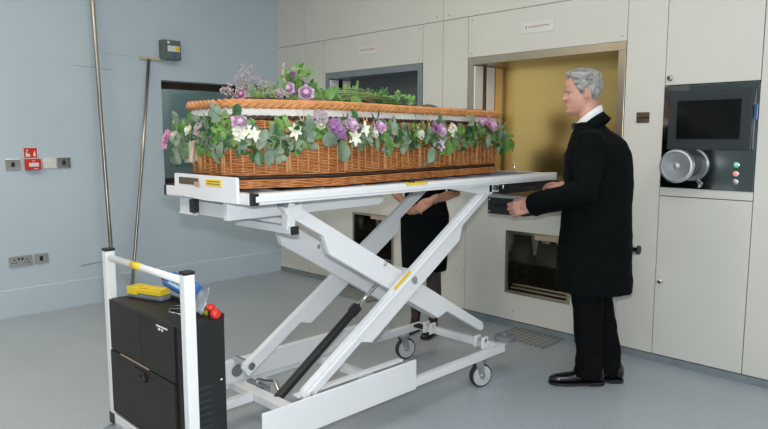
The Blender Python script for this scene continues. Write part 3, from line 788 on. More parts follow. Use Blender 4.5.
# handle frame: two posts with caps, top tube, bottom bar
for xx in (-2.798, -2.112):
    b = NB(); box(b, xx, xx + .038, 1.075, 1.117, .155, .918); obj('handle_post', b, W_, TR, bevel=.004)
    b = NB(); box(b, xx - .001, xx + .039, 1.074, 1.118, .918, .930); obj('post_cap', b, M['blackp'], TR, bevel=.003)
b = NB(); box(b, -2.803, -2.757, 1.073, 1.12, .150, .20); obj('post_foot_cap', b, M['blackp'], TR, bevel=.002)
b = NB(); tube(b, [(-2.76, 1.096, .890), (-2.11, 1.096, .890)], .0135, 18); hb = obj('push_handle', b, W_, TR, smooth=True)
b = NB(); tube(b, [(-2.545, 1.096, .890), (-2.455, 1.096, .890)], .0145, 18); obj('yellow_band', b, M['yellow'], hb, smooth=True)
bar('handle_base_bar', -2.76, -2.11, 1.078, 1.114, .155, .20)
# battery box
bx0, bx1, by0, by1, bz0, bz1 = -2.757, -2.146, 1.079, 1.272, .215, .715
b = NB(); box(b, bx0, bx1, by0 + .008, by1, bz0, bz1); BX = obj('control_box', b, M['blackm'], TR, bevel=.004)
b = NB(); box(b, bx0, -2.455, by0, by0 + .008, .495, bz1 - .003); obj('upper_door', b, M['doorblk'], BX, bevel=.001)
b = NB(); box(b, -2.452, bx1 - .035, by0, by0 + .008, .495, bz1 - .003); obj('upper_door', b, M['doorblk'], BX, bevel=.001)
b = NB(); box(b, bx0, bx1 - .035, by0 - .004, by0 + .008, bz0, .490); obj('lower_door', b, M['doorblk'], BX, bevel=.001)
b = NB(); box(b, -2.52, -2.42, by0 - .010, by0 - .004, .462, .476); tube(b, [(-2.43, by0 - .012, .470), (-2.405, by0 - .014, .445)], .006, 8); box(b, -2.475, -2.41, by0 - .010, by0 - .004, .438, .449); obj('door_latch', b, M['blackp'], BX)
b = NB(); box(b, -2.66, -2.40, by0 - .001, by0 + .004, .489, .494); obj('worn_edge', b, M['tan'], BX)
b = NB(); box(b, -2.315, -2.225, by0 - .0012, by0, .688, .694); box(b, -2.30, -2.285, by0 - .0012, by0, .675, .684); box(b, -2.275, -2.262, by0 - .0012, by0, .675, .684)
obj('box_print', b, M['paper'], BX)
b = NB()
for i in range(7):
    z = .30 + i * .026
    prism(b, [(1.145, z), (1.205, z + .002), (1.205, z + .013), (1.145, z + .011)], 'x', bx1, bx1 + .003)
obj('vent_louvre', b, M['screenb'], BX)
b = NB(); lathe(b, [(.0045, 0), (.003, .002)], (bx1, 1.252, .475), (1, 0, 0), 10); obj('screw', b, M['paper'], BX)
b = NB(); box(b, bx0, bx1, by1 - .012, by1, bz1, bz1 + .016); obj('rear_lip', b, M['blackp'], BX)
b = NB(); box(b, -2.26, -2.16, by1 - .03, by1 - .013, bz1, bz1 + .012); obj('yellow_strip', b, M['yellow'], BX)
for (x, y) in ((-2.175, 1.245), (-2.12, 1.30 - .03)):
    pass
b = NB(); lathe(b, [(.011, 0), (.011, .030), (.010, .034)], (-2.19, 1.240, bz1), (0, 0, 1), 14); e = obj('stop_button_stem', b, M['blackp'], BX)
b = NB(); lathe(b, [(.012, .030), (.018, .034), (.019, .044), (.010, .052)], (-2.19, 1.240, bz1), (.15, -.1, 1), 20); obj('red_button', b, M['red'], BX, smooth=True)
b = NB(); lathe(b, [(.014, -.012), (.020, -.004), (.021, .010), (.016, .020)], (-2.168, 1.245, bz1 + .014), (.8, 0, .35), 18); obj('red_key', b, M['red'], BX, smooth=True)
b = NB(); tube(b, [(-2.44, 1.21, bz1), (-2.36, 1.20, bz1 + .02), (-2.28, 1.24, bz1 + .015), (-2.22, 1.235, bz1 + .018)], .003, 6)
tube(b, [(-2.40, 1.18, bz1 + .003), (-2.33, 1.20, bz1 + .012), (-2.29, 1.17, bz1 + .004), (-2.36, 1.155, bz1 + .003), (-2.40, 1.18, bz1 + .003)], .0035, 6)
obj('key_cable', b, M['zinc'], BX, smooth=True)

# things lying on the box
r = thing('remote_control', 'yellow and grey handset lying on the black box of the trolley', 'remote control', (-2.65, 1.2, bz1))
Rm = Matrix.Translation((-2.640, 1.205, bz1)) @ Matrix.Rotation(.32, 4, 'Z')
def fx(b): bmesh.ops.transform(b, matrix=Rm, verts=b.verts); return b
b = NB(); box(b, -.095, .100, -.03, .03, 0, .022); obj('lower_shell', fx(b), M['greyp'], r, bevel=.008)
b = NB(); box(b, -.098, .090, -.031, .031, .022, .044); box(b, -.098, -.04, -.034, .034, .015, .050); box(b, -.04, .10, -.02, .02, .044, .052); obj('upper_shell', fx(b), M['yellow'], r, bevel=.008)
r = thing('blue_meter', 'blue handheld meter propped between the push handle and the box', 'meter', (-2.34, 1.2, bz1))
Rm = Matrix.Translation((-2.365, 1.215, bz1 + .100)) @ Matrix.Rotation(-.05, 4, 'Z') @ Matrix.Rotation(.60, 4, 'X') @ Matrix.Rotation(.16, 4, 'Y')
b = NB(); box(b, -.10, .10, -.035, .035, -.014, .014); obj('case', fx(b), M['bluep'], r, bevel=.007)
b = NB(); box(b, -.06, .055, -.026, .026, .014, .016); pn = obj('printed_face', fx(b), M['lightblue'], r)
b = NB()
for i in range(5):
    for k in range(2): box(b, -.05 + i * .02, -.038 + i * .02, -.016 + k * .02, -.006 + k * .02, .016, .0175)
obj('keys', fx(b), M['greyp'], r)
b = NB(); tube(b, [(-.09, 0, -.01), (-.05, -.01, -.06), (-.03, -.03, -.075)], .006, 8); tube(b, [(.08, 0, -.01), (.07, -.02, -.08)], .006, 8); obj('rest_legs', fx(b), M['zinc'], r)
b = NB(); lathe(b, [(.016, 0), (.020, .006), (.020, .020), (.012, .030)], (-.135, .0, -.004), (1, 0, .2), 16); obj('red_cap', fx(b), M['red'], r, smooth=True)
r = thing('plastic_sleeve', 'crumpled pale blue plastic sleeve behind the push handle post', 'plastic sleeve', (-2.25, 1.2, bz1))
b = NB()
gr = [[None] * 7 for _ in range(7)]
for i in range(7):
    for k in range(7):
        u_, v_ = i / 6 - .5, k / 6 - .5
        gr[i][k] = b.verts.new((-2.235 + u_ * .07, 1.225 + v_ * .05 + .008 * math.sin(5 * u_ + 3 * v_), bz1 + .055 + v_ * .09 + .012 * math.sin(6 * u_)))
for i in range(6):
    for k in range(6): b.faces.new((gr[i][k], gr[i + 1][k], gr[i + 1][k + 1], gr[i][k + 1]))
o = obj('sleeve', b, M['film'], r, smooth=True); md = o.modifiers.new('s', 'SOLIDIFY'); md.thickness = .003

# ================================================================ FLOWERS
def leafm(bm, base, d, nrm, L_, W, curl=.3, fold=.15, nu=6):
    d = d.normalized(); s = d.cross(nrm).normalized(); nn = s.cross(d).normalized()
    rows = []
    for i in range(nu + 1):
        t = i / nu
        w = W * (math.sin(PI * min(1, t * .92 + .04)) ** .75) * .5
        c = base + d * (L_ * t) - nn * (curl * L_ * t * t)
        rows.append([bm.verts.new(c + s * w * q + nn * (fold * w * abs(q))) for q in (-1, -.5, 0, .5, 1)])
    for i in range(nu):
        for k in range(4): bm.faces.new((rows[i][k], rows[i][k + 1], rows[i + 1][k + 1], rows[i + 1][k]))
def rvec(s=1.0): return V((random.uniform(-s, s), random.uniform(-s, s), random.uniform(-s, s)))
def rose(bm, c, n, R_):
    n = n.normalized(); a, bb = frame_from(n)
    ball(bm, c + n * R_ * .25, R_ * .42, 2, (1, 1, 1))
    for ring_, (rad, cnt, ht, open_) in enumerate(((.45, 4, .62, .10), (.70, 5, .52, .30), (.95, 6, .36, .65))):
        for k in range(cnt):
            th = 2 * PI * (k + ring_ * .5 + random.uniform(-.1, .1)) / cnt
            o = a * math.cos(th) + bb * math.sin(th); t_ = n.cross(o)
            g_ = []
            for i in range(5):
                u_ = i / 4; row = []
                for j in range(5):
                    v_ = (j / 4 - .5) * 2; w = R_ * .58 * (1 - .35 * u_ ** 3) * (.45 + .75 * math.sin(PI * (u_ * .7 + .12)))
                    row.append(bm.verts.new(c + o * (R_ * rad * (.35 + .65 * math.sin(u_ * PI / 2)) + open_ * R_ * .28 * u_ * u_ - R_ * .22 * v_ * v_ * (.5 + u_ * .5)) + t_ * (v_ * w)
                               + n * (R_ * (-.25 + ht * 1.5 * u_ - open_ * .35 * u_ * u_))))
                g_.append(row)
            for i in range(4):
                for j in range(4): bm.faces.new((g_[i][j], g_[i][j + 1], g_[i + 1][j + 1], g_[i + 1][j]))
def lily(bm, c, n, R_, cnt=6):
    a, bb = frame_from(n.normalized())
    for k in range(cnt):
        th = 2 * PI * (k + random.uniform(-.15, .15)) / cnt
        o = a * math.cos(th) + bb * math.sin(th)
        leafm(bm, c, (o + n.normalized() * .55), n, R_ * random.uniform(.85, 1.1), R_ * .52, .35, .2)
def cluster(bm, c, n, R_, cnt, br, flat=.6):
    a, bb = frame_from(n.normalized())
    for _ in range(cnt):
        th = random.uniform(0, 2 * PI); rr = R_ * math.sqrt(random.random())
        h = R_ * flat * math.sqrt(max(0, 1 - (rr / R_) ** 2)) * random.uniform(.6, 1.1)
        p = c + (a * math.cos(th) + bb * math.sin(th)) * rr + n * h
        q = (n + rvec(.6)).normalized(); aa, ab = frame_from(q)
        for k in range(4):
            t = PI / 2 * k + .4; leafm(bm, p, aa * math.cos(t) + ab * math.sin(t) + q * .4, q, br * 1.5, br * 1.1, .2, .1, 2)
def sprig(bm, c, d, L_, n_, lw, ll, droop=.4, side=None):
    """stem with paired leaves"""
    d = d.normalized(); p = c.copy(); st = L_ / n_; a, bb = frame_from(d); pts = [p.copy()]
    for i in range(n_):
        d = (d + V((0, 0, -droop / n_)) + rvec(.12)).normalized(); p = p + d * st; pts.append(p.copy())
        a, bb = frame_from(d)
        for s in (-1, 1):
            leafm(bm, p, d * .6 + a * s * .9 + rvec(.35), (side or bb) + rvec(.5), ll * random.uniform(.7, 1.15), lw * random.uniform(.8, 1.1), .25)
    tube(bm, pts, .0014, 4)

def sidenorm(y):
    if y < 1.365: return V((.0, -1, .12))
    if y < 1.78: return V((.93, -.38, .12))
    return V((1, .1, .12))
GL = [('pk', -2.675, 1.36, 1.376, 0.03), ('pk', -2.665, 1.36, 1.402, 0.022), ('wr', -2.613, 1.36, 1.406, 0.024), ('wr', -2.491, 1.36, 1.427, 0.026), ('st', -2.401, 1.36, 1.426, 0.03), ('pr', -2.447, 1.36, 1.349, 0.045), ('rl', -2.253, 1.423, 1.457, 0.042), ('hy', -2.253, 1.422, 1.414, 0.034), ('ly', -2.23, 1.476, 1.41, 0.045), ('ly', -2.241, 1.451, 1.43, 0.035), ('ly', -2.165, 1.627, 1.422, 0.05), ('wr', -2.121, 1.728, 1.448, 0.022), ('st', -2.123, 1.725, 1.476, 0.035), ('pu', -2.088, 1.776, 1.444, 0.035), ('pu', -2.089, 1.794, 1.415, 0.03), ('rl', -2.096, 1.862, 1.453, 0.042), ('ly', -2.098, 1.88, 1.398, 0.05), ('ly', -2.105, 1.945, 1.433, 0.045), ('wr', -2.112, 2.012, 1.416, 0.028), ('rl', -2.115, 2.047, 1.451, 0.045), ('wr', -2.125, 2.147, 1.425, 0.022), ('wr', -2.145, 2.347, 1.417, 0.036), ('pu', -2.158, 2.472, 1.447, 0.036), ('rl', -2.164, 2.533, 1.433, 0.042), ('hy', -2.173, 2.623, 1.434, 0.04), ('al', -2.164, 2.525, 1.357, 0.045), ('rl', -2.203, 2.917, 1.485, 0.03), ('rl', -2.215, 3.036, 1.465, 0.045), ('pk', -2.21, 2.981, 1.486, 0.025), ('eu', -2.582, 1.36, 1.466, 0.05), ('eu', -2.36, 1.36, 1.45, 0.05), ('eu', -2.61, 1.36, 1.329, 0.055), ('eu', -2.321, 1.36, 1.334, 0.06), ('eu', -2.252, 1.36, 1.351, 0.055), ('dk', -2.251, 1.427, 1.497, 0.05), ('dk', -2.234, 1.466, 1.438, 0.05), ('eu', -2.216, 1.509, 1.382, 0.055), ('eu', -2.209, 1.524, 1.414, 0.05), ('dk', -2.224, 1.489, 1.318, 0.045), ('eu', -2.202, 1.541, 1.325, 0.055), ('eu', -2.14, 1.685, 1.455, 0.05), ('eu', -2.155, 1.649, 1.369, 0.05), ('eu', -2.106, 1.763, 1.402, 0.06), ('eu', -2.092, 1.823, 1.343, 0.065), ('eu', -2.09, 1.799, 1.364, 0.06), ('dk', -2.133, 1.7, 1.431, 0.05), ('gr', -2.122, 2.118, 1.347, 0.065), ('eu', -2.113, 2.026, 1.367, 0.06), ('gr', -2.119, 2.089, 1.389, 0.055), ('eu', -2.156, 2.448, 1.308, 0.07), ('eu', -2.162, 2.509, 1.292, 0.065), ('gr', -2.17, 2.588, 1.346, 0.065), ('dk', -2.196, 2.847, 1.43, 0.07), ('eu', -2.211, 2.996, 1.38, 0.065), ('eu', -2.226, 3.141, 1.403, 0.07), ('gr', -2.239, 3.273, 1.355, 0.07), ('gr', -2.232, 3.2, 1.38, 0.06)]
GA = thing('flower_garland', 'garland of lilac roses, white lilies and eucalyptus hung round the coffin side', 'garland', (-2.3, 2.2, 1.42))
for t, x, y, z, s in GL:
    c = V((x, y, z)); n = sidenorm(y); b = NB()
    if t in ('ly', 'hy', 'al', 'pk', 'pu', 'st', 'pr'): c = c + n * .026
    if t == 'rl': rose(b, c + n * .026, n + V((0, 0, .3)) + rvec(.2), s * .80); obj('rose', b, M['lilac'], GA, smooth=True)
    elif t == 'wr': rose(b, c + n * .026, n + V((0, 0, .3)), s * .85); obj('white_rose', b, M['cream'], GA, smooth=True)
    elif t == 'pk': cluster(b, c, n, s, 26, .009); obj('pink_cluster', b, M['pinkp'], GA, smooth=True)
    elif t == 'pu': cluster(b, c, n, s * .8, 36, .008); obj('purple_stock', b, M['purple'], GA, smooth=True)
    elif t == 'st': cluster(b, c, n, s * .9, 44, .006); obj('statice_cluster', b, M['dusk'], GA, smooth=True)
    elif t == 'hy': cluster(b, c, n, s * .8, 40, .0075); obj('hydrangea', b, M['cream'], GA, smooth=True)
    elif t == 'ly': lily(b, c, n + rvec(.35), s * .72); obj('lily', b, M['cream'], GA, smooth=True)
    elif t == 'al': lily(b, c, n + rvec(.2), s * .75); lily(b, c + n * .004, n, s * .45, 5); obj('alstroemeria', b, M['lilac'], GA, smooth=True)
    elif t == 'pr':
        for k in range(16):
            leafm(b, c + V((random.uniform(-.018, .018), random.uniform(-.01, .004), .035)), V((random.uniform(-.35, .35), random.uniform(-.3, .0), -1)), n, random.uniform(.06, .095), .022, .1)
        obj('protea', b, M['blush'], GA, smooth=True)
    else:
        for q in range(2):
            d = V((0, 0, -1)) + rvec(.45); leafm(b, c + V((0, 0, s * .5)) + rvec(.012) + n * .018, d, n + rvec(.3), s * random.uniform(1.0, 1.25), s * .78, .12)
        obj({'eu': 'eucalyptus_leaf', 'dk': 'dark_leaf', 'gr': 'green_leaf'}[t], b, {'eu': M['euc'], 'dk': M['dgrn'], 'gr': M['grn']}[t], GA, smooth=True)
path = [(-2.74, 1.40, 1.37), (-2.66, 1.37, 1.40), (-2.46, 1.37, 1.425), (-2.30, 1.385, 1.42), (-2.22, 1.52, 1.40), (-2.155, 1.68, 1.43), (-2.11, 1.83, 1.44), (-2.118, 2.0, 1.425), (-2.14, 2.2, 1.405), (-2.155, 2.4, 1.425), (-2.18, 2.6, 1.425), (-2.20, 2.8, 1.42), (-2.22, 3.0, 1.44), (-2.25, 3.18, 1.41), (-2.30, 3.28, 1.38)]
def ppt(t):
    f = t * (len(path) - 1); i = min(int(f), len(path) - 2); return V(path[i]).lerp(V(path[i + 1]), f - i)
for nm, mm, cnt, kind in (('eucalyptus_foliage', M['euc'], 84, 'e'), ('green_foliage', M['grn'], 60, 'g'), ('dark_foliage', M['dgrn'], 74, 'g'), ('moss_foliage', M['fern'], 70, 'f')):
    b = NB()
    for i in range(cnt):
        t = ((i + random.random()) / cnt) ** 1.25; p = ppt(t); n = sidenorm(p.y)
        base = p + n * random.uniform(-.004, .026) + V((0, 0, random.uniform(-.035, .045)))
        along = (ppt(min(1, t + .02)) - ppt(max(0, t - .02))).normalized() * random.choice((-1, 1))
        d = along * random.uniform(.2, 1) + V((0, 0, random.uniform(-1.0, .55))) + n * .15
        if kind == 'e': sprig(b, base, d, random.uniform(.04, .075), 3, .028, .036, .6, n)
        elif kind == 'g': sprig(b, base, d, random.uniform(.03, .06), 2, .022, .044, .5, n)
        else: sprig(b, base, d, random.uniform(.05, .08), 8, .006, .020, .5, n)
    obj(nm, b, mm, GA, smooth=True)['kind'] = 'stuff'
b = NB(); tube(b, [ppt(i / 60) - sidenorm(ppt(i / 60).y) * .008 for i in range(61)], .006, 6); obj('garland_cord', b, M['dgrn'], GA)
for y, x in ((1.66, -2.16), (1.985, -2.125), (2.47, -2.175)):
    b = NB()
    for s in (-1, 1): tube(b, [(x - .004, y + s * .022, 1.516), (x + .012, y + s * .012, 1.49), (x + .012, y, 1.455)], .0022, 5)
    tube(b, [(x + .012, y - .01, 1.47), (x + .014, y + .012, 1.475)], .002, 5)
    obj('raffia_tie', b, M['twine'], GA)
b = NB(); tube(b, [(-2.36, 1.345, 1.44), (-2.345, 1.335, 1.47), (-2.355, 1.33, 1.50)], [.003, .003, .001], 5); obj('bare_stem', b, M['dgrn'], GA)
b = NB(); sprig(b, V((-2.25, 3.16, 1.42)), V((.1, .7, .5)), .11, 7, .004, .012, .3); obj('wispy_sprig', b, M['fern'], GA)

SP = thing('flower_spray', 'spray of lilac roses, dusky twigs and long green stems on the coffin lid', 'flower spray', (-2.35, 1.8, 1.56))
zl = 1.563
def twigspray(base, tips):
    b = NB(); f = NB()
    for tp in tips:
        p0 = V(base); p1 = V(tp); mid = p0.lerp(p1, .5) + rvec(.008)
        tube(b, [p0, mid, p1], [.0018, .0014, .0008], 5)
        for i in range(26):
            t = random.uniform(.25, 1.02) ; q = (p0.lerp(mid, t * 2) if t < .5 else mid.lerp(p1, t * 2 - 1)) + rvec(.018) * (1.15 - .7 * t)
            ball(f, q, random.uniform(.0022, .0048), 1)
            if random.random() < .4: tube(b, [p0.lerp(p1, t * .9), q], .0006, 3)
    tw = obj('twig', b, M['twig'], SP); obj('twig_blossom', f, M['dusk'], SP)['kind'] = 'stuff'
twigspray((-2.33, 1.48, zl), [(-2.34, 1.505, 1.700), (-2.32, 1.535, 1.695), (-2.35, 1.48, 1.65), (-2.31, 1.56, 1.66), (-2.30, 1.51, 1.66), (-2.35, 1.53, 1.64)])
twigspray((-2.32, 1.45, zl), [(-2.33, 1.398, 1.597), (-2.33, 1.43, 1.618), (-2.30, 1.42, 1.59), (-2.31, 1.475, 1.60)])
twigspray((-2.31, 1.56, zl), [(-2.32, 1.585, 1.66), (-2.30, 1.61, 1.64), (-2.29, 1.56, 1.63), (-2.33, 1.64, 1.62)])
twigspray((-2.24, 1.60, zl + .003), [(-2.25, 1.63, 1.60), (-2.22, 1.60, 1.59), (-2.19, 1.62, 1.575)])
b = NB()
tube(b, [(-2.33, 1.72, zl), (-2.33, 1.71, 1.64), (-2.332, 1.705, 1.722)], .0015, 5)
for i in range(18): ball(b, V((-2.33, 1.706, 1.645 + i * .0045)) + rvec(.005), .0052 - i * .0001, 1, (1, 1, 1.5))
obj('pink_spike', b, M['blush'], SP, smooth=True)
for (p, s, k) in (((-2.33, 1.722, 1.612), .034, 'lilac'), ((-2.29, 1.795, 1.594), .036, 'lilac'), ((-2.31, 1.475, 1.575), .022, 'pinkp')):
    b = NB(); rose(b, V(p), V((.75, -.55, .35)), s); obj('rose', b, M[k], SP, smooth=True)
b = NB(); cluster(b, V((-2.33, 1.755, 1.672)), V((.6, -.5, .5)), .013, 22, .008, 1); tube(b, [(-2.33, 1.77, zl), (-2.33, 1.755, 1.672)], .0015, 5); obj('purple_bloom', b, M['purple'], SP, smooth=True)
b = NB(); cluster(b, V((-2.29, 1.655, 1.578)), V((.7, -.5, .5)), .022, 50, .006); obj('dusky_bloom', b, M['dusk'], SP, smooth=True)
b = NB(); cluster(b, V((-2.30, 1.95, 1.58)), V((.7, -.5, .5)), .020, 36, .008); cluster(b, V((-2.26, 2.15, 1.585)), V((.7, -.5, .5)), .018, 30, .008); obj('rust_bloom', b, M['rust'], SP, smooth=True)
for nm, mm, ps in (('green_foliage', 'grn', [(-2.33, 1.60, 1.57), (-2.33, 1.66, 1.60), (-2.35, 1.74, 1.62), (-2.36, 1.78, 1.66), (-2.33, 1.80, 1.65), (-2.33, 1.85, 1.60), (-2.33, 1.90, 1.58), (-2.28, 1.93, 1.57), (-2.33, 2.0, 1.58), (-2.30, 2.08, 1.60), (-2.30, 2.2, 1.60), (-2.28, 2.28, 1.58), (-2.28, 2.34, 1.575), (-2.27, 2.40, 1.57), (-2.30, 2.14, 1.58)]),
                   ('dark_foliage', 'dgrn', [(-2.32, 1.63, 1.58), (-2.34, 1.70, 1.59), (-2.33, 1.83, 1.60), (-2.32, 1.87, 1.59), (-2.31, 1.97, 1.58), (-2.31, 2.22, 1.60), (-2.30, 2.30, 1.585), (-2.28, 2.38, 1.575)]),
                   ('eucalyptus_foliage', 'euc', [(-2.31, 1.55, 1.57), (-2.30, 1.60, 1.58), (-2.33, 1.70, 1.60), (-2.28, 1.86, 1.575), (-2.31, 2.05, 1.59), (-2.29, 2.25, 1.58)]),
                   ('moss_foliage', 'fern', [(-2.31, 1.52, 1.57), (-2.30, 1.57, 1.575), (-2.29, 1.72, 1.57), (-2.29, 1.83, 1.575), (-2.31, 1.93, 1.58), (-2.30, 2.0, 1.6)])):
    b = NB()
    for p in ps:
        for q in range(3):
            up_ = 1.0 if p[2] > 1.6 else .4
            sprig(b, V(p) + rvec(.012), V((random.uniform(-.3, .5), random.uniform(-.9, .9), random.uniform(-.1, up_))), .045, 3 if mm != 'fern' else 7, .018 if mm != 'fern' else .005, .034 if mm != 'fern' else .02, .3, V((.7, -.5, .3)))
    for v in b.verts:
        if v.co.z < zl and v.co.x < -2.2: v.co.z = zl + random.uniform(0, .004)
    obj(nm, b, M[mm], SP, smooth=True)['kind'] = 'stuff'
b = NB()
for i in range(34):
    y0 = 1.90 + random.uniform(0, .1); y1 = 2.22 + random.uniform(-.08, .16); x = -2.36 + random.uniform(0, .13); z0 = zl + random.uniform(.005, .065)
    tube(b, [(x, y0, z0), (x + .01, (y0 + y1) / 2, z0 + .014 - (z0 - zl) * .25), (x + random.uniform(-.02, .04), y1, zl + random.uniform(.002, .035))], random.uniform(.0016, .0034), 5)
tube(b, [(-2.33, 2.16, zl + .02), (-2.33, 2.35, 1.60), (-2.33, 2.50, 1.597)], .0012, 4)
obj('green_stem', b, M['fern'], SP, smooth=True)['kind'] = 'stuff'
b = NB(); leafm(b, V((-2.20, 1.99, 1.585)), V((.55, .25, -1)), V((.8, -.5, .2)), .066, .046, .05); obj('broad_leaf', b, M['grn'], SP, smooth=True)
b = NB(); leafm(b, V((-2.22, 1.87, 1.565)), V((.1, .2, 1)), V((.8, -.5, .1)), .06, .045, .1); obj('broad_leaf', b, M['grn'], SP, smooth=True)
b = NB(); sprig(b, V((-2.22, 2.36, 1.57)), V((.6, .5, -.3)), .07, 4, .016, .03, .9, V((.8, -.5, .2))); obj('trailing_sprig', b, M['euc'], SP, smooth=True)
b = NB(); sprig(b, V((-2.22, 2.44, 1.57)), V((.6, .2, -.5)), .06, 4, .014, .028, .9, V((.8, -.5, .2))); obj('trailing_sprig', b, M['euc'], SP, smooth=True)

# ================================================================ PEOPLE
def interp(tab, t):
    if t <= tab[0][0]: return tab[0][1:]
    for i in range(len(tab) - 1):
        if t <= tab[i + 1][0]:
            u = (t - tab[i][0]) / (tab[i + 1][0] - tab[i][0]); u = u * u * (3 - 2 * u) * .5 + u * .5
            return tuple(a + (c - a) * u for a, c in zip(tab[i][1:], tab[i + 1][1:]))
    return tab[-1][1:]
HT = [(0, .070, -.010, .020), (.04, .084, -.016, .036), (.10, .092, -.030, .050), (.20, .092, -.052, .060), (.30, .090, -.070, .066), (.42, .087, -.086, .071),
      (.50, .085, -.094, .073), (.58, .092, -.099, .075), (.70, .094, -.101, .077), (.80, .084, -.096, .073), (.88, .066, -.082, .062), (.94, .045, -.060, .045), (.98, .022, -.034, .026), (1.0, .004, -.006, .005)]
def gauss(x, s): return math.exp(-(x / s) ** 2)
def head_point(t, th, H_, male=True):
    f, bk, w = interp(HT, t)
    c, s = math.cos(th), math.sin(th)
    x = (f if c > 0 else -bk) * (abs(c) ** .88) * (1 if c > 0 else -1); y = w * (abs(s) ** .92) * (1 if s > 0 else -1)
    if c > 0:
        k = 1.0
        nose = 0
        if .33 < t < .60:
            nose = .026 * max(0, 1 - (t - .37) / .22) ** .85 if t > .37 else .026 * (t - .33) / .04
        nw = .010 + .007 * max(0, 1 - abs(t - .385) / .06)
        x += nose * gauss(y, nw)
        x += .0035 * gauss(y, .011) * gauss(t - .50, .06)
        x += (.0065 * gauss(t - .245, .018) + .0060 * gauss(t - .195, .018) - .0055 * gauss(t - .220, .009) - .004 * gauss(t - .150, .022)) * gauss(y, .024)
        x += .006 * gauss(t - .08, .04) * gauss(y, .022)
        x -= .004 * gauss(t - .295, .02) * gauss(y, .03)
        for q in (-1, 1):
            x -= .013 * gauss(y - q * .031, .015) * gauss(t - .495, .042)
            x += (.006 if male else .003) * gauss(y - q * .028, .022) * gauss(t - .572, .026)
            x += .004 * gauss(y - q * .042, .018) * gauss(t - .40, .05)
            x -= .003 * gauss(y - q * .038, .012) * gauss(t - .28, .05)
    return V((x, y, t * H_))
def add_head(bm, mtx, H_, male=True):
    NT, NA = 70, 72
    rings = []
    for i in range(NT + 1):
        t = i / NT; t = max(.001, min(.999, t))
        rings.append([mtx @ head_point(t, 2 * PI * k / NA, H_, male) for k in range(NA)])
    loft(bm, rings)
    for s in (-1, 1):   # ears: rim, lobe and bowl
        e = mtx @ V((-.012, s * .076, .455 * H_)); R3 = mtx.to_3x3() @ Matrix.Rotation(s * .30, 3, 'Z') @ Matrix.Rotation(-.18, 3, 'Y')
        ball(bm, e, 1, 2, (.015, .007, .028), R3)
        pts = []
        for k in range(11):
            a = -1.3 + 4.1 * k / 10
            pts.append(e + R3 @ V((-.004 + -.015 * math.sin(a - .2) * 1, s * .007, -.002 + .029 * math.cos(a + .0) * 1)) )
        tube(bm, pts, [.0045] * 11, 8, round_caps=True)
        ball(bm, mtx @ V((-.006, s * .077, .365 * H_)), .0075, 2)
def hair_shell(mtx, H_, style):
    NT, NA = 90, 120
    bm = bmesh.new(); rings = []
    for i in range(NT + 1):
        t = .12 + (.999 - .12) * i / NT; row = []
        for k in range(NA):
            th = 2 * PI * k / NA; p = head_point(t, th, H_); c = math.cos(th)
            ang = abs((th + PI) % (2 * PI) - PI)            # 0 = face, pi = back
            if style == 'short':
                # hairline: t above which hair grows, as a function of the angle
                hl = interp([(0, .82), (.35, .84), (.65, .86), (.90, .80), (1.08, .68), (1.25, .54), (1.42, .40), (1.58, .42), (1.72, .56), (1.95, .44), (2.15, .30), (2.5, .22), (3.15, .20)], ang)[0]
                up_ = max(0, min(1, (t - hl) / .07))
                thick = .007 + .016 * gauss(t - .90, .16) * (1 if c > -.4 else .8) + .009 * gauss(ang - .3, .6) * gauss(t - .88, .10) + .012 * gauss(ang - 2.6, .8) * gauss(t - .58, .25)
                n3 = noise.noise(V((p.x * 18, p.y * 55 + 9, p.z * 42))) * .0035 + noise.noise(V((p.x * 40, p.y * 130, p.z * 110))) * .0018
            else:
                hl = interp([(0, .82), (.5, .76), (.8, .60), (1.0, .30), (1.2, .12), (3.15, .10)], ang)[0]
                up_ = max(0, min(1, (t - hl) / .06))
                thick = .016 + .010 * gauss(t - .55, .4)
                n3 = noise.noise(V((p.x * 20, p.y * 60, p.z * 20))) * .003
            off = up_ ** .6 * (thick + n3) - .004
            ctr = V((-.005, 0, min(p.z, .62 * H_))); dr = (p - ctr).normalized()
            row.append(mtx @ (p + dr * off))
        rings.append(row)
    loft(bm, rings)
    return bm
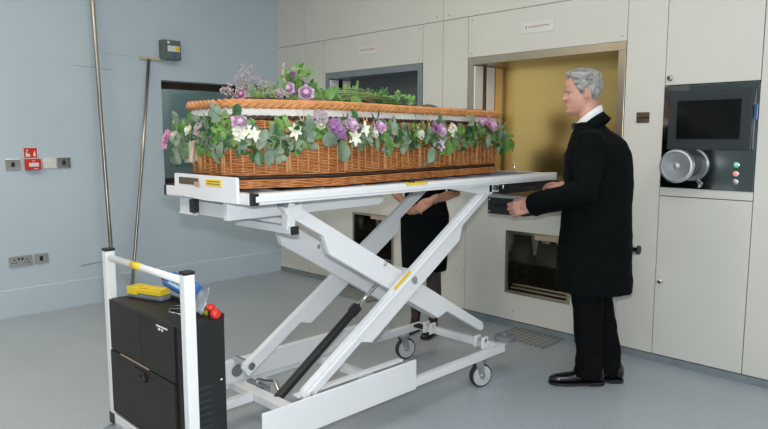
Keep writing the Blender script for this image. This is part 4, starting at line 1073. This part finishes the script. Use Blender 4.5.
def hand(bm, w, d, n, side, curl=(.5, .7, .5), spread=.10, sc=1.0, thumb=(.7, .6, -.25), thumb_curl=.35):
    """w wrist, d wrist->knuckles, n back-of-hand normal, side: vector towards the thumb"""
    d = d.normalized(); n = (n - d * n.dot(d)).normalized(); s = side - d * side.dot(d); s = (s - n * s.dot(n)).normalized()
    P = lambda a, b_, c: w + (d * a + s * b_ + n * c) * sc
    tube(bm, [P(-.05, 0, 0), P(0, 0, 0), P(.03, 0, 0)], [.024 * sc, .023 * sc, .026 * sc], 14, round_caps=True, flat=.95)
    for q, y in enumerate((.027, .009, -.009, -.026)):
        tube(bm, [P(.01, y * .62, -.002), P(.05, y * .9, 0), P(.088 - abs(q - 1) * .004, y, 0)], [.0150 * sc, .0135 * sc, .0118 * sc], 12, round_caps=True)
    tube(bm, [P(.015, .012, -.010), P(.05, .026, -.010), P(.06, .022, -.006)], [.014 * sc, .014 * sc, .012 * sc], 12, round_caps=True)
    lens = ((.042, .026, .020), (.046, .030, .021), (.043, .028, .020), (.034, .022, .018))
    for q, y in enumerate((.027, .009, -.009, -.026)):
        p = P(.088 - abs(q - 1) * .004, y, .0); ang = .0
        dd = (d + s * ((1.5 - q) * spread)).normalized()
        pts = [p]
        ax_n = n
        for j in range(3):
            ang += curl[j] * (1 + (q - 1.5) * .10)
            v = dd * math.cos(ang) - ax_n * math.sin(ang)
            p = p + v * lens[q][j] * sc; pts.append(p)
        tube(bm, pts, [.0104 * sc, .0094 * sc, .0086 * sc, .0074 * sc], 12, round_caps=True)
    v = (d * thumb[0] + s * thumb[1] + n * thumb[2]).normalized()
    p0 = P(.018, .020, -.008); p1 = p0 + v * .040 * sc; v2 = (v + d * thumb_curl - s * thumb_curl * .6).normalized(); p2 = p1 + v2 * .032 * sc; p3 = p2 + (v2 + d * .1 - s * .15).normalized() * .024 * sc
    tube(bm, [p0, p1, p2, p3], [.0150 * sc, .0118 * sc, .0102 * sc, .0082 * sc], 12, round_caps=True)
def ell(c, a, b_, n=40, tw=0.0, mod=None):
    out = []
    for k in range(n):
        th = 2 * PI * k / n; r_ = 1 + (mod(th) if mod else 0)
        out.append(V((c[0] + a * r_ * math.cos(th), c[1] + b_ * r_ * math.sin(th), c[2])))
    return out
def face_bits(root, mtx, H_, male):
    for s in (-1, 1):
        b = NB(); c = mtx @ V((.0655, s * .031, .497 * H_)); ball(b, c, .0112, 3); e = obj('eye', b, M['eyew'], root, smooth=True, origin=(0, 0, 0))
        b = NB(); ball(b, mtx @ V((.0745, s * .031, .495 * H_)), .0058, 2, (.5, 1, 1)); obj('iris', b, M['iris'], e, smooth=True, origin=(0, 0, 0))
        b = NB(); tube(b, [mtx @ (head_point(.565 + (.012 - .00 * k) * math.sin(PI * k / 4), s * a, H_, male) + V((.002, 0, 0))) for k, a in enumerate((.16, .27, .38, .50, .62))], [.0015, .0028, .0028, .0022, .0012], 6, flat=.7); obj('eyebrow', b, M['brow'], root, smooth=True, origin=(0, 0, 0))
        b = NB(); tube(b, [mtx @ (V((.0765 - abs(k - 2) * .0022, s * (.020 + k * .0055), (.517 - .003 * abs(k - 2)) * H_))) for k in range(5)], .0026, 6); obj('eyelid', b, M['skin'] if male else M['skin2'], root, smooth=True, origin=(0, 0, 0))
    b = NB(); tube(b, [mtx @ (head_point(.221 - .004 * abs(k - 3) / 3, (k - 3) * .085, H_, male) + V((.0012, 0, 0))) for k in range(7)], [.001, .0018, .0024, .0026, .0024, .0018, .001], 6); obj('lips', b, M['lip'], root, smooth=True, origin=(0, 0, 0))
def cobj(name, b, m, root, smooth=True, bevel=0):
    return obj(name, b, m, root, smooth=smooth, origin=(0, 0, 0), bevel=bevel)

# ------------- the man
MP = V((-1.74, 3.385, 0)); MY = math.radians(197)
def ml(x, y, z):   # world -> his local frame
    v = V((x, y, z)) - MP; c, s = math.cos(-MY), math.sin(-MY)
    return V((v.x * c - v.y * s, v.x * s + v.y * c, v.z))
def mdir(x, y, z):
    c, s = math.cos(-MY), math.sin(-MY); return V((x * c - y * s, x * s + y * c, z))
HH = .242
hm = Matrix.Translation((.068, 0, 1.528)) @ Matrix.Rotation(math.radians(20), 4, 'Z') @ Matrix.Rotation(math.radians(6), 4, 'Y')
b = NB(); add_head(b, hm, HH)
tube(b, [(.0, 0, 1.34), (.02, 0, 1.44), (.042, 0, 1.53), (.052, 0, 1.60)], [.075, .060, .057, .055], 24, round_caps=True)
# torso, hips, legs under the clothes
loft(b, [ell((-.01, 0, z), a, c_2) for z, a, c_2 in ((.88, .09, .13), (.96, .12, .165), (1.1, .11, .15), (1.25, .115, .165), (1.36, .10, .17), (1.42, .07, .12), (1.45, .05, .06))])
wl_ = ml(-2.035, 3.225, 1.012); el_ = V((-.015, .285, 1.125)); sl_ = V((-.01, .19, 1.375))
wr_ = ml(-1.965, 3.465, 1.115); er_ = V((.02, -.29, 1.12)); sr_ = V((-.02, -.20, 1.370))
for S_, E_, W2 in ((sl_, el_, wl_), (sr_, er_, wr_)):
    tube(b, [S_, S_.lerp(E_, .5), E_, E_.lerp(W2, .4), W2], [.052, .047, .040, .038, .025], 16, round_caps=True)
for s, fx_ in ((1, .01), (-1, -.005)):
    tube(b, [(-.01, s * .09, .92), (.0, s * .095, .70), (.0, s * .092, .50), (-.01, s * .09, .30), (-.015 + fx_, s * .09, .08)], [.085, .075, .055, .05, .035], 16, round_caps=True)
hd = (ml(-2.12, 3.205, .988) - wl_)
hand(b, wl_, hd, V((.25, 1, .1)), V((0, 0, 1)), curl=(.55, .70, .45), spread=.09, sc=1.20, thumb=(.75, .45, -.45))
hr_ = ml(-2.07, 3.51, 1.12) - wr_
hand(b, wr_, hr_, V((.1, -.3, 1)), V((0, 1, 0)), curl=(.35, .6, .5), spread=.08, sc=1.02)
man = remeshed('person', b, M['skin'], .0034, None, 2, .5, MP, MY)
tag(man, 'grey-haired man in a long black coat and bow tie with a hand on the ledge', 'person')
b = hair_shell(hm, HH, 'short'); cobj('hair', b, M['ghair'], man)
face_bits(man, hm, HH, True)
# coat
b = NB()
def fold(z):
    k = max(0, (1.0 - z) / .5)
    return lambda th: .018 * k * math.sin(5 * th + .6) + .010 * k * math.sin(9 * th + z * 3)
tab = [(.548, -.022, .211, .237), (.58, -.022, .209, .234), (.75, -.02, .200, .222), (.92, -.022, .192, .210), (1.02, -.024, .186, .202), (1.12, -.026, .182, .204), (1.22, -.026, .180, .214), (1.31, -.020, .170, .226), (1.37, -.012, .150, .222), (1.41, .002, .124, .190), (1.44, .018, .095, .130), (1.468, .026, .076, .088), (1.488, .032, .066, .072)]
loft(b, [ell((c, 0, z), a, l_, 72, mod=fold(z)) for z, c, a, l_ in tab])
cl_end = wl_.lerp(el_, .04); cr_end = wr_.lerp(er_, .10)
for S_, E_, W2, sg in ((sl_ + V((0, .012, .0)), el_, cl_end, 1), (sr_ + V((0, -.012, 0)), er_, cr_end, -1)):
    q_ = .066 if sg > 0 else .056
    tube(b, [S_ + V((0, -.06 * sg, .012)), S_, S_.lerp(E_, .35), S_.lerp(E_, .75), E_, E_.lerp(W2, .35), E_.lerp(W2, .75), W2], [.066, .078, .074, .070, .070, .066, q_, q_], 22, round_caps=False)
coat = remeshed('coat', b, M['suit'], .0065, man, 5, .5)
tx = bpy.data.textures.new('cloth_folds', 'CLOUDS'); tx.noise_scale = .11
md = coat.modifiers.new('folds', 'DISPLACE'); md.texture = tx; md.strength = .016; md.mid_level = .5
# collar and lapels
def neck_ring(z, a, bb, tilt, c=.030):
    out = []
    for k in range(40):
        th = 2 * PI * k / 40; x = c + a * math.cos(th); out.append(V((x, bb * math.sin(th), z - (x - c) * tilt)))
    return out
def open_band(rings, gap, bm, thick):
    # band round the neck, open at the throat (th=0)
    n = 40; ks = [k for k in range(n) if gap <= k <= n - gap]
    R_ = [[bm.verts.new(r_[k]) for k in ks] for r_ in rings]
    for i in range(len(R_) - 1):
        for k in range(len(ks) - 1): bm.faces.new((R_[i][k], R_[i][k + 1], R_[i + 1][k + 1], R_[i + 1][k]))
b = NB(); open_band([neck_ring(1.425, .098, .105, .80, .020), neck_ring(1.460, .080, .086, .8, .028), neck_ring(1.484, .0715, .0765, .78, .034)], 3, b, 0)
o = cobj('coat_collar', b, M['suit'], man); md = o.modifiers.new('s', 'SOLIDIFY'); md.thickness = .007; md.offset = 0
b = NB(); open_band([neck_ring(1.47, .068, .072, .80), neck_ring(1.500, .066, .070, .80, .034), neck_ring(1.528, .064, .067, .78, .038)], 1, b, 0)
o = cobj('shirt_collar', b, M['shirt'], man); md = o.modifiers.new('s', 'SOLIDIFY'); md.thickness = .004; md.offset = 0
for s in (-1, 1):
    b = NB(); prism(b, [(s * .012, 1.462), (s * .035, 1.445), (s * .085, 1.38), (s * .03, 1.22), (s * .008, 1.16), (s * .004, 1.30)], 'x', .105, .112)
    for v in b.verts: v.co.x += .02 + -.6 * max(0, v.co.z - 1.34) + .04 - abs(v.co.y) * .25
    cobj('lapel', b, M['satin'], man, smooth=False, bevel=.002)
b = NB(); prism(b, [(-.035, 1.47), (.035, 1.47), (.02, 1.30), (0, 1.20), (-.02, 1.30)], 'x', .060, .072)
for v in b.verts: v.co.x += .085 - .45 * max(0, v.co.z - 1.25)
cobj('shirt_front', b, M['shirt'], man, smooth=False)
b = NB()
for s in (-1, 1): loft(b, [[V((.112 + dx, s * y, 1.462 + dz * hgt)) for dx, dz in ((-.005, 1), (.009, .8), (.009, -.8), (-.005, -1))] for y, hgt in ((.004, .009), (.025, .021), (.048, .018))])
ball(b, (.118, 0, 1.462), .011, 2)
cobj('bow_tie', b, M['satin'], man, smooth=False)
# cuffs and sleeve buttons
axl = (el_ - wl_).normalized()
aa, ab = frame_from(axl, V((0, 0, -1)))
for i in range(4):
    b = NB(); c = cl_end + axl * (.02 + i * .018) + (aa * .72 + V((0, 1, 0)) * .66).normalized() * .052; ball(b, c, .0065, 2, (1, .6, 1)); cobj('sleeve_button', b, M['satin'], man)
# trousers
b = NB()
for s, ank in ((1, ml(-1.70, 3.335, .06)), (-1, ml(-1.655, 3.475, .06))):
    hx = .01 * s
    tube(b, [(0, s * .085, .95), (hx, s * .100, .72), (ank.x * .35, (s * .09 + ank.y) / 2, .45), (ank.x * .85, ank.y, .22), (ank.x, ank.y, .10), (ank.x + .01, ank.y, .055)], [.105, .098, .083, .077, .076, .080], 24)
tro = remeshed('trousers', b, M['trous'], .0065, man, 4, .5)
md = tro.modifiers.new('folds', 'DISPLACE'); md.texture = tx; md.strength = .02; md.mid_level = .5
def shoe(heel, toe, root, tomat, sc=1.0, heelh=.022, nm='shoe', h=.098, w=.049):
    d = (toe - heel); L_ = d.length; d.normalize(); s = V((-d.y, d.x, 0))
    prof = [(0, .5, .80), (.04, .74, .95), (.15, .86, 1.0), (.28, .84, .98), (.38, .80, .85), (.5, .88, .66), (.62, 1.0, .56), (.75, 1.02, .50), (.88, .86, .44), (.96, .60, .36), (1.0, .30, .26)]
    b = NB(); rings = []
    for t, ww, hh in prof:
        c = heel + d * L_ * t; zb = heelh * (1 - min(1, t / .35)) * 0 + .016
        rg = []
        for k in range(20):
            th = 2 * PI * k / 20; yy = math.cos(th) * w * ww * sc; zz = (math.sin(th) * .5 + .5); zz = zz ** .8
            nar = 1 - .45 * max(0, zz - .3) ** 1.0
            rg.append(c + s * yy * nar + V((0, 0, zb + zz * h * hh)))
        rings.append(rg)
    loft(b, rings); o = cobj(nm, b, tomat, root)
    b = NB(); pts = []
    for t, ww, hh in prof: pts.append((heel + d * L_ * t + s * w * ww * 1.06 * sc))
    for t, ww, hh in prof[::-1]: pts.append((heel + d * L_ * t - s * w * ww * 1.06 * sc))
    prism(b, [(p.x, p.y) for p in pts], 'z', .006, .018)
    hp = [p for t, ww, hh in prof[:4] for p in [heel + d * L_ * t + s * w * ww * 1.04]] + [p for t, ww, hh in prof[:4][::-1] for p in [heel + d * L_ * t - s * w * ww * 1.04]]
    prism(b, [(p.x, p.y) for p in hp], 'z', 0, .02)
    ok = obj('sole', b, M['blackp'], o, origin=(0, 0, 0), bevel=.002)
    b = NB()
    for i in range(3):
        c = heel + d * L_ * (.40 + .06 * i) + V((0, 0, .016 + h * (.82 - .09 * i))); tube(b, [c - s * .016, c + V((0, 0, .003)), c + s * .016], .0018, 5)
    obj('laces', b, M['blackp'], o, origin=(0, 0, 0))
    return o
shoe(ml(-1.645, 3.405, 0), ml(-1.865, 3.185, 0), man, M['leather'])
shoe(ml(-1.585, 3.52, 0), ml(-1.80, 3.30 + .02, 0), man, M['leather'])

# ------------- the woman behind the trolley
WP = V((-3.03, 3.42, 0)); WY = math.radians(285)
def wloc(x, y, z):
    v = V((x, y, z)) - WP; c, s = math.cos(-WY), math.sin(-WY); return V((v.x * c - v.y * s, v.x * s + v.y * c, v.z))
wm = Matrix.Translation((.03, .04, 1.388)) @ Matrix.Rotation(math.radians(-10), 4, 'Z') @ Matrix.Rotation(math.radians(8), 4, 'Y')
WH = .225
b = NB(); add_head(b, wm, WH, False)
tube(b, [(-.02, 0, 1.22), (-.012, .01, 1.32), (.0, .035, 1.40), (.01, .04, 1.45)], [.06, .048, .046, .045], 20, round_caps=True)
loft(b, [ell((0, 0, z), a, c_2) for z, a, c_2 in ((.78, .09, .14), (.86, .11, .165), (.98, .09, .13), (1.12, .10, .145), (1.22, .09, .15), (1.28, .06, .11), (1.31, .045, .05))])
hc = V((.20, .0, .925))
W_l = wloc(-2.815, 3.245, .985); W_r = wloc(-3.06, 3.225, .965)
E_l = V((.02, .245, 1.02)); E_r = V((.02, -.245, 1.02)); S_l = V((-.01, .165, 1.255)); S_r = V((-.01, -.165, 1.255))
for S_, E_, W2 in ((S_l, E_l, W_l), (S_r, E_r, W_r)):
    tube(b, [S_, S_.lerp(E_, .5), E_, E_.lerp(W2, .4), W2], [.045, .040, .034, .032, .022], 16, round_caps=True)
for s in (1, -1):
    tube(b, [(-.01, s * .085, .80), (.0, s * .085, .60), (.0, s * .075, .45), (-.018, s * .07, .28), (-.01, s * .07, .12), (.0, s * .07, .07)], [.085, .070, .048, .050, .030, .030], 16, round_caps=True)
    tube(b, [(-.01, s * .07, .045), (.06, s * .072, .035), (.13, s * .075, .025)], [.028, .030, .022], 12, round_caps=True)
hand(b, W_l, wloc(-2.895, 3.20, .925) - W_l, V((1, .25, .35)), V((.3, 0, 1)), curl=(.35, .5, .4), spread=.05, sc=.92, thumb=(.75, .45, -.35))
hand(b, W_r, wloc(-2.98, 3.195, .915) - W_r, V((1, -.25, .2)), V((.3, 0, 1)), curl=(.5, .7, .5), spread=.04, sc=.90, thumb=(.75, .45, -.3))
wom = remeshed('person', b, M['skin2'], .0036, None, 2, .5, WP, WY)
tag(wom, 'woman in a black dress with clasped hands, mostly hidden behind the coffin', 'person')
b = hair_shell(wm, WH, 'bob'); cobj('hair', b, M['bhair'], wom)
face_bits(wom, wm, WH, False)
b = NB()
fw_ = lambda z: (lambda th: .02 * max(0, (.8 - z) / .35) * math.sin(6 * th))
loft(b, [ell((c, 0, z), a, l_, 56, mod=fw_(z)) for z, c, a, l_ in ((.468, .0, .128, .168), (.52, .0, .13, .172), (.7, 0, .135, .180), (.86, 0, .13, .182), (.98, 0, .108, .150), (1.12, 0, .118, .160), (1.2, 0, .112, .168), (1.27, -.005, .085, .150), (1.30, -.01, .065, .09), (1.315, -.01, .055, .06))])
for S_, E_ in ((S_l, E_l), (S_r, E_r)):
    tube(b, [S_.lerp(E_, -.05), S_.lerp(E_, .45), S_.lerp(E_, .98)], [.060, .054, .048], 20)
remeshed('dress', b, M['suit'], .0065, wom, 4, .5)
b = NB()
for s in (1, -1):
    tube(b, [(.0, s * .085, .60), (.0, s * .075, .45), (-.018, s * .07, .28), (-.01, s * .07, .12), (.0, s * .07, .06)], [.074, .052, .054, .034, .034], 20)
cobj('tights', b, M['tights'], wom)
shoe(V((-.05, .072, 0)), V((.18, .085, 0)), wom, M['leather'], h=.06, w=.038); shoe(V((-.05, -.072, 0)), V((.18, -.085, 0)), wom, M['leather'], h=.06, w=.038)
b = NB()
d_ = (E_l - W_l).normalized(); aa, ab = frame_from(d_)
tube(b, [W_l + d_ * .02 + (aa * math.cos(2 * PI * k / 20) + ab * math.sin(2 * PI * k / 20)) * .0285 for k in range(20)], .004, 8, closed=True)
cobj('bracelet', b, M['chrome'], wom)

# ================================================================ LIGHT
def area(name, loc, rot, sx, sy, power, c=(1, 1, 1)):
    l = bpy.data.lights.new(name, 'AREA'); l.shape = 'RECTANGLE'; l.size = sx; l.size_y = sy; l.energy = power; l.color = c
    o = bpy.data.objects.new(name, l); col.objects.link(o); o.location = loc; o.rotation_euler = rot
    return o
# unseen area lights added below the ceiling for ambient and warm fill
for x, y, LP, cl_ in ((-3.8, -.3, 54, (1, .84, .66)), (-3.2, 2.2, 15, (1, .92, .76)), (-.8, 2.0, 16, (.97, .98, 1)), (-.6, -1.2, 25, (.97, .98, 1)), (2.0, .6, 24, (.97, .98, 1))):
    area('ceiling_fill', (x, y, ZC - .02), (0, 0, 0), 1.5, 1.0, LP, cl_)
area('next_room_fill', (-6.6, 3.2, 2.85), (0, 0, 0), .8, .8, 22)  # unseen light added to brighten the view through the window
# the photographer's on-camera flash
l = bpy.data.lights.new('camera_flash', 'POINT'); l.energy = 172; l.shadow_soft_size = .035; l.color = (.93, .97, 1)
o = bpy.data.objects.new('camera_flash', l); col.objects.link(o); o.location = (-.02, .02, 1.515)
w = bpy.data.worlds.new('world'); bpy.context.scene.world = w; w.use_nodes = True
w.node_tree.nodes['Background'].inputs[0].default_value = (.80, .90, 1.0, 1)
w.node_tree.nodes['Background'].inputs[1].default_value = .55

# ================================================================ CAMERA
cam = bpy.data.cameras.new('camera'); co = bpy.data.objects.new('camera', cam); col.objects.link(co)
cam.sensor_width = 36; cam.lens = 648 / 768 * 36; cam.clip_start = .05
co.location = (0, 0, 1.40); co.rotation_euler = (math.radians(90 - 6.7765), 0, math.radians(45.15))
sc = bpy.context.scene; sc.camera = co
sc.view_settings.view_transform = 'Standard'; sc.view_settings.look = 'None'; sc.view_settings.gamma = 1; sc.view_settings.exposure = 0
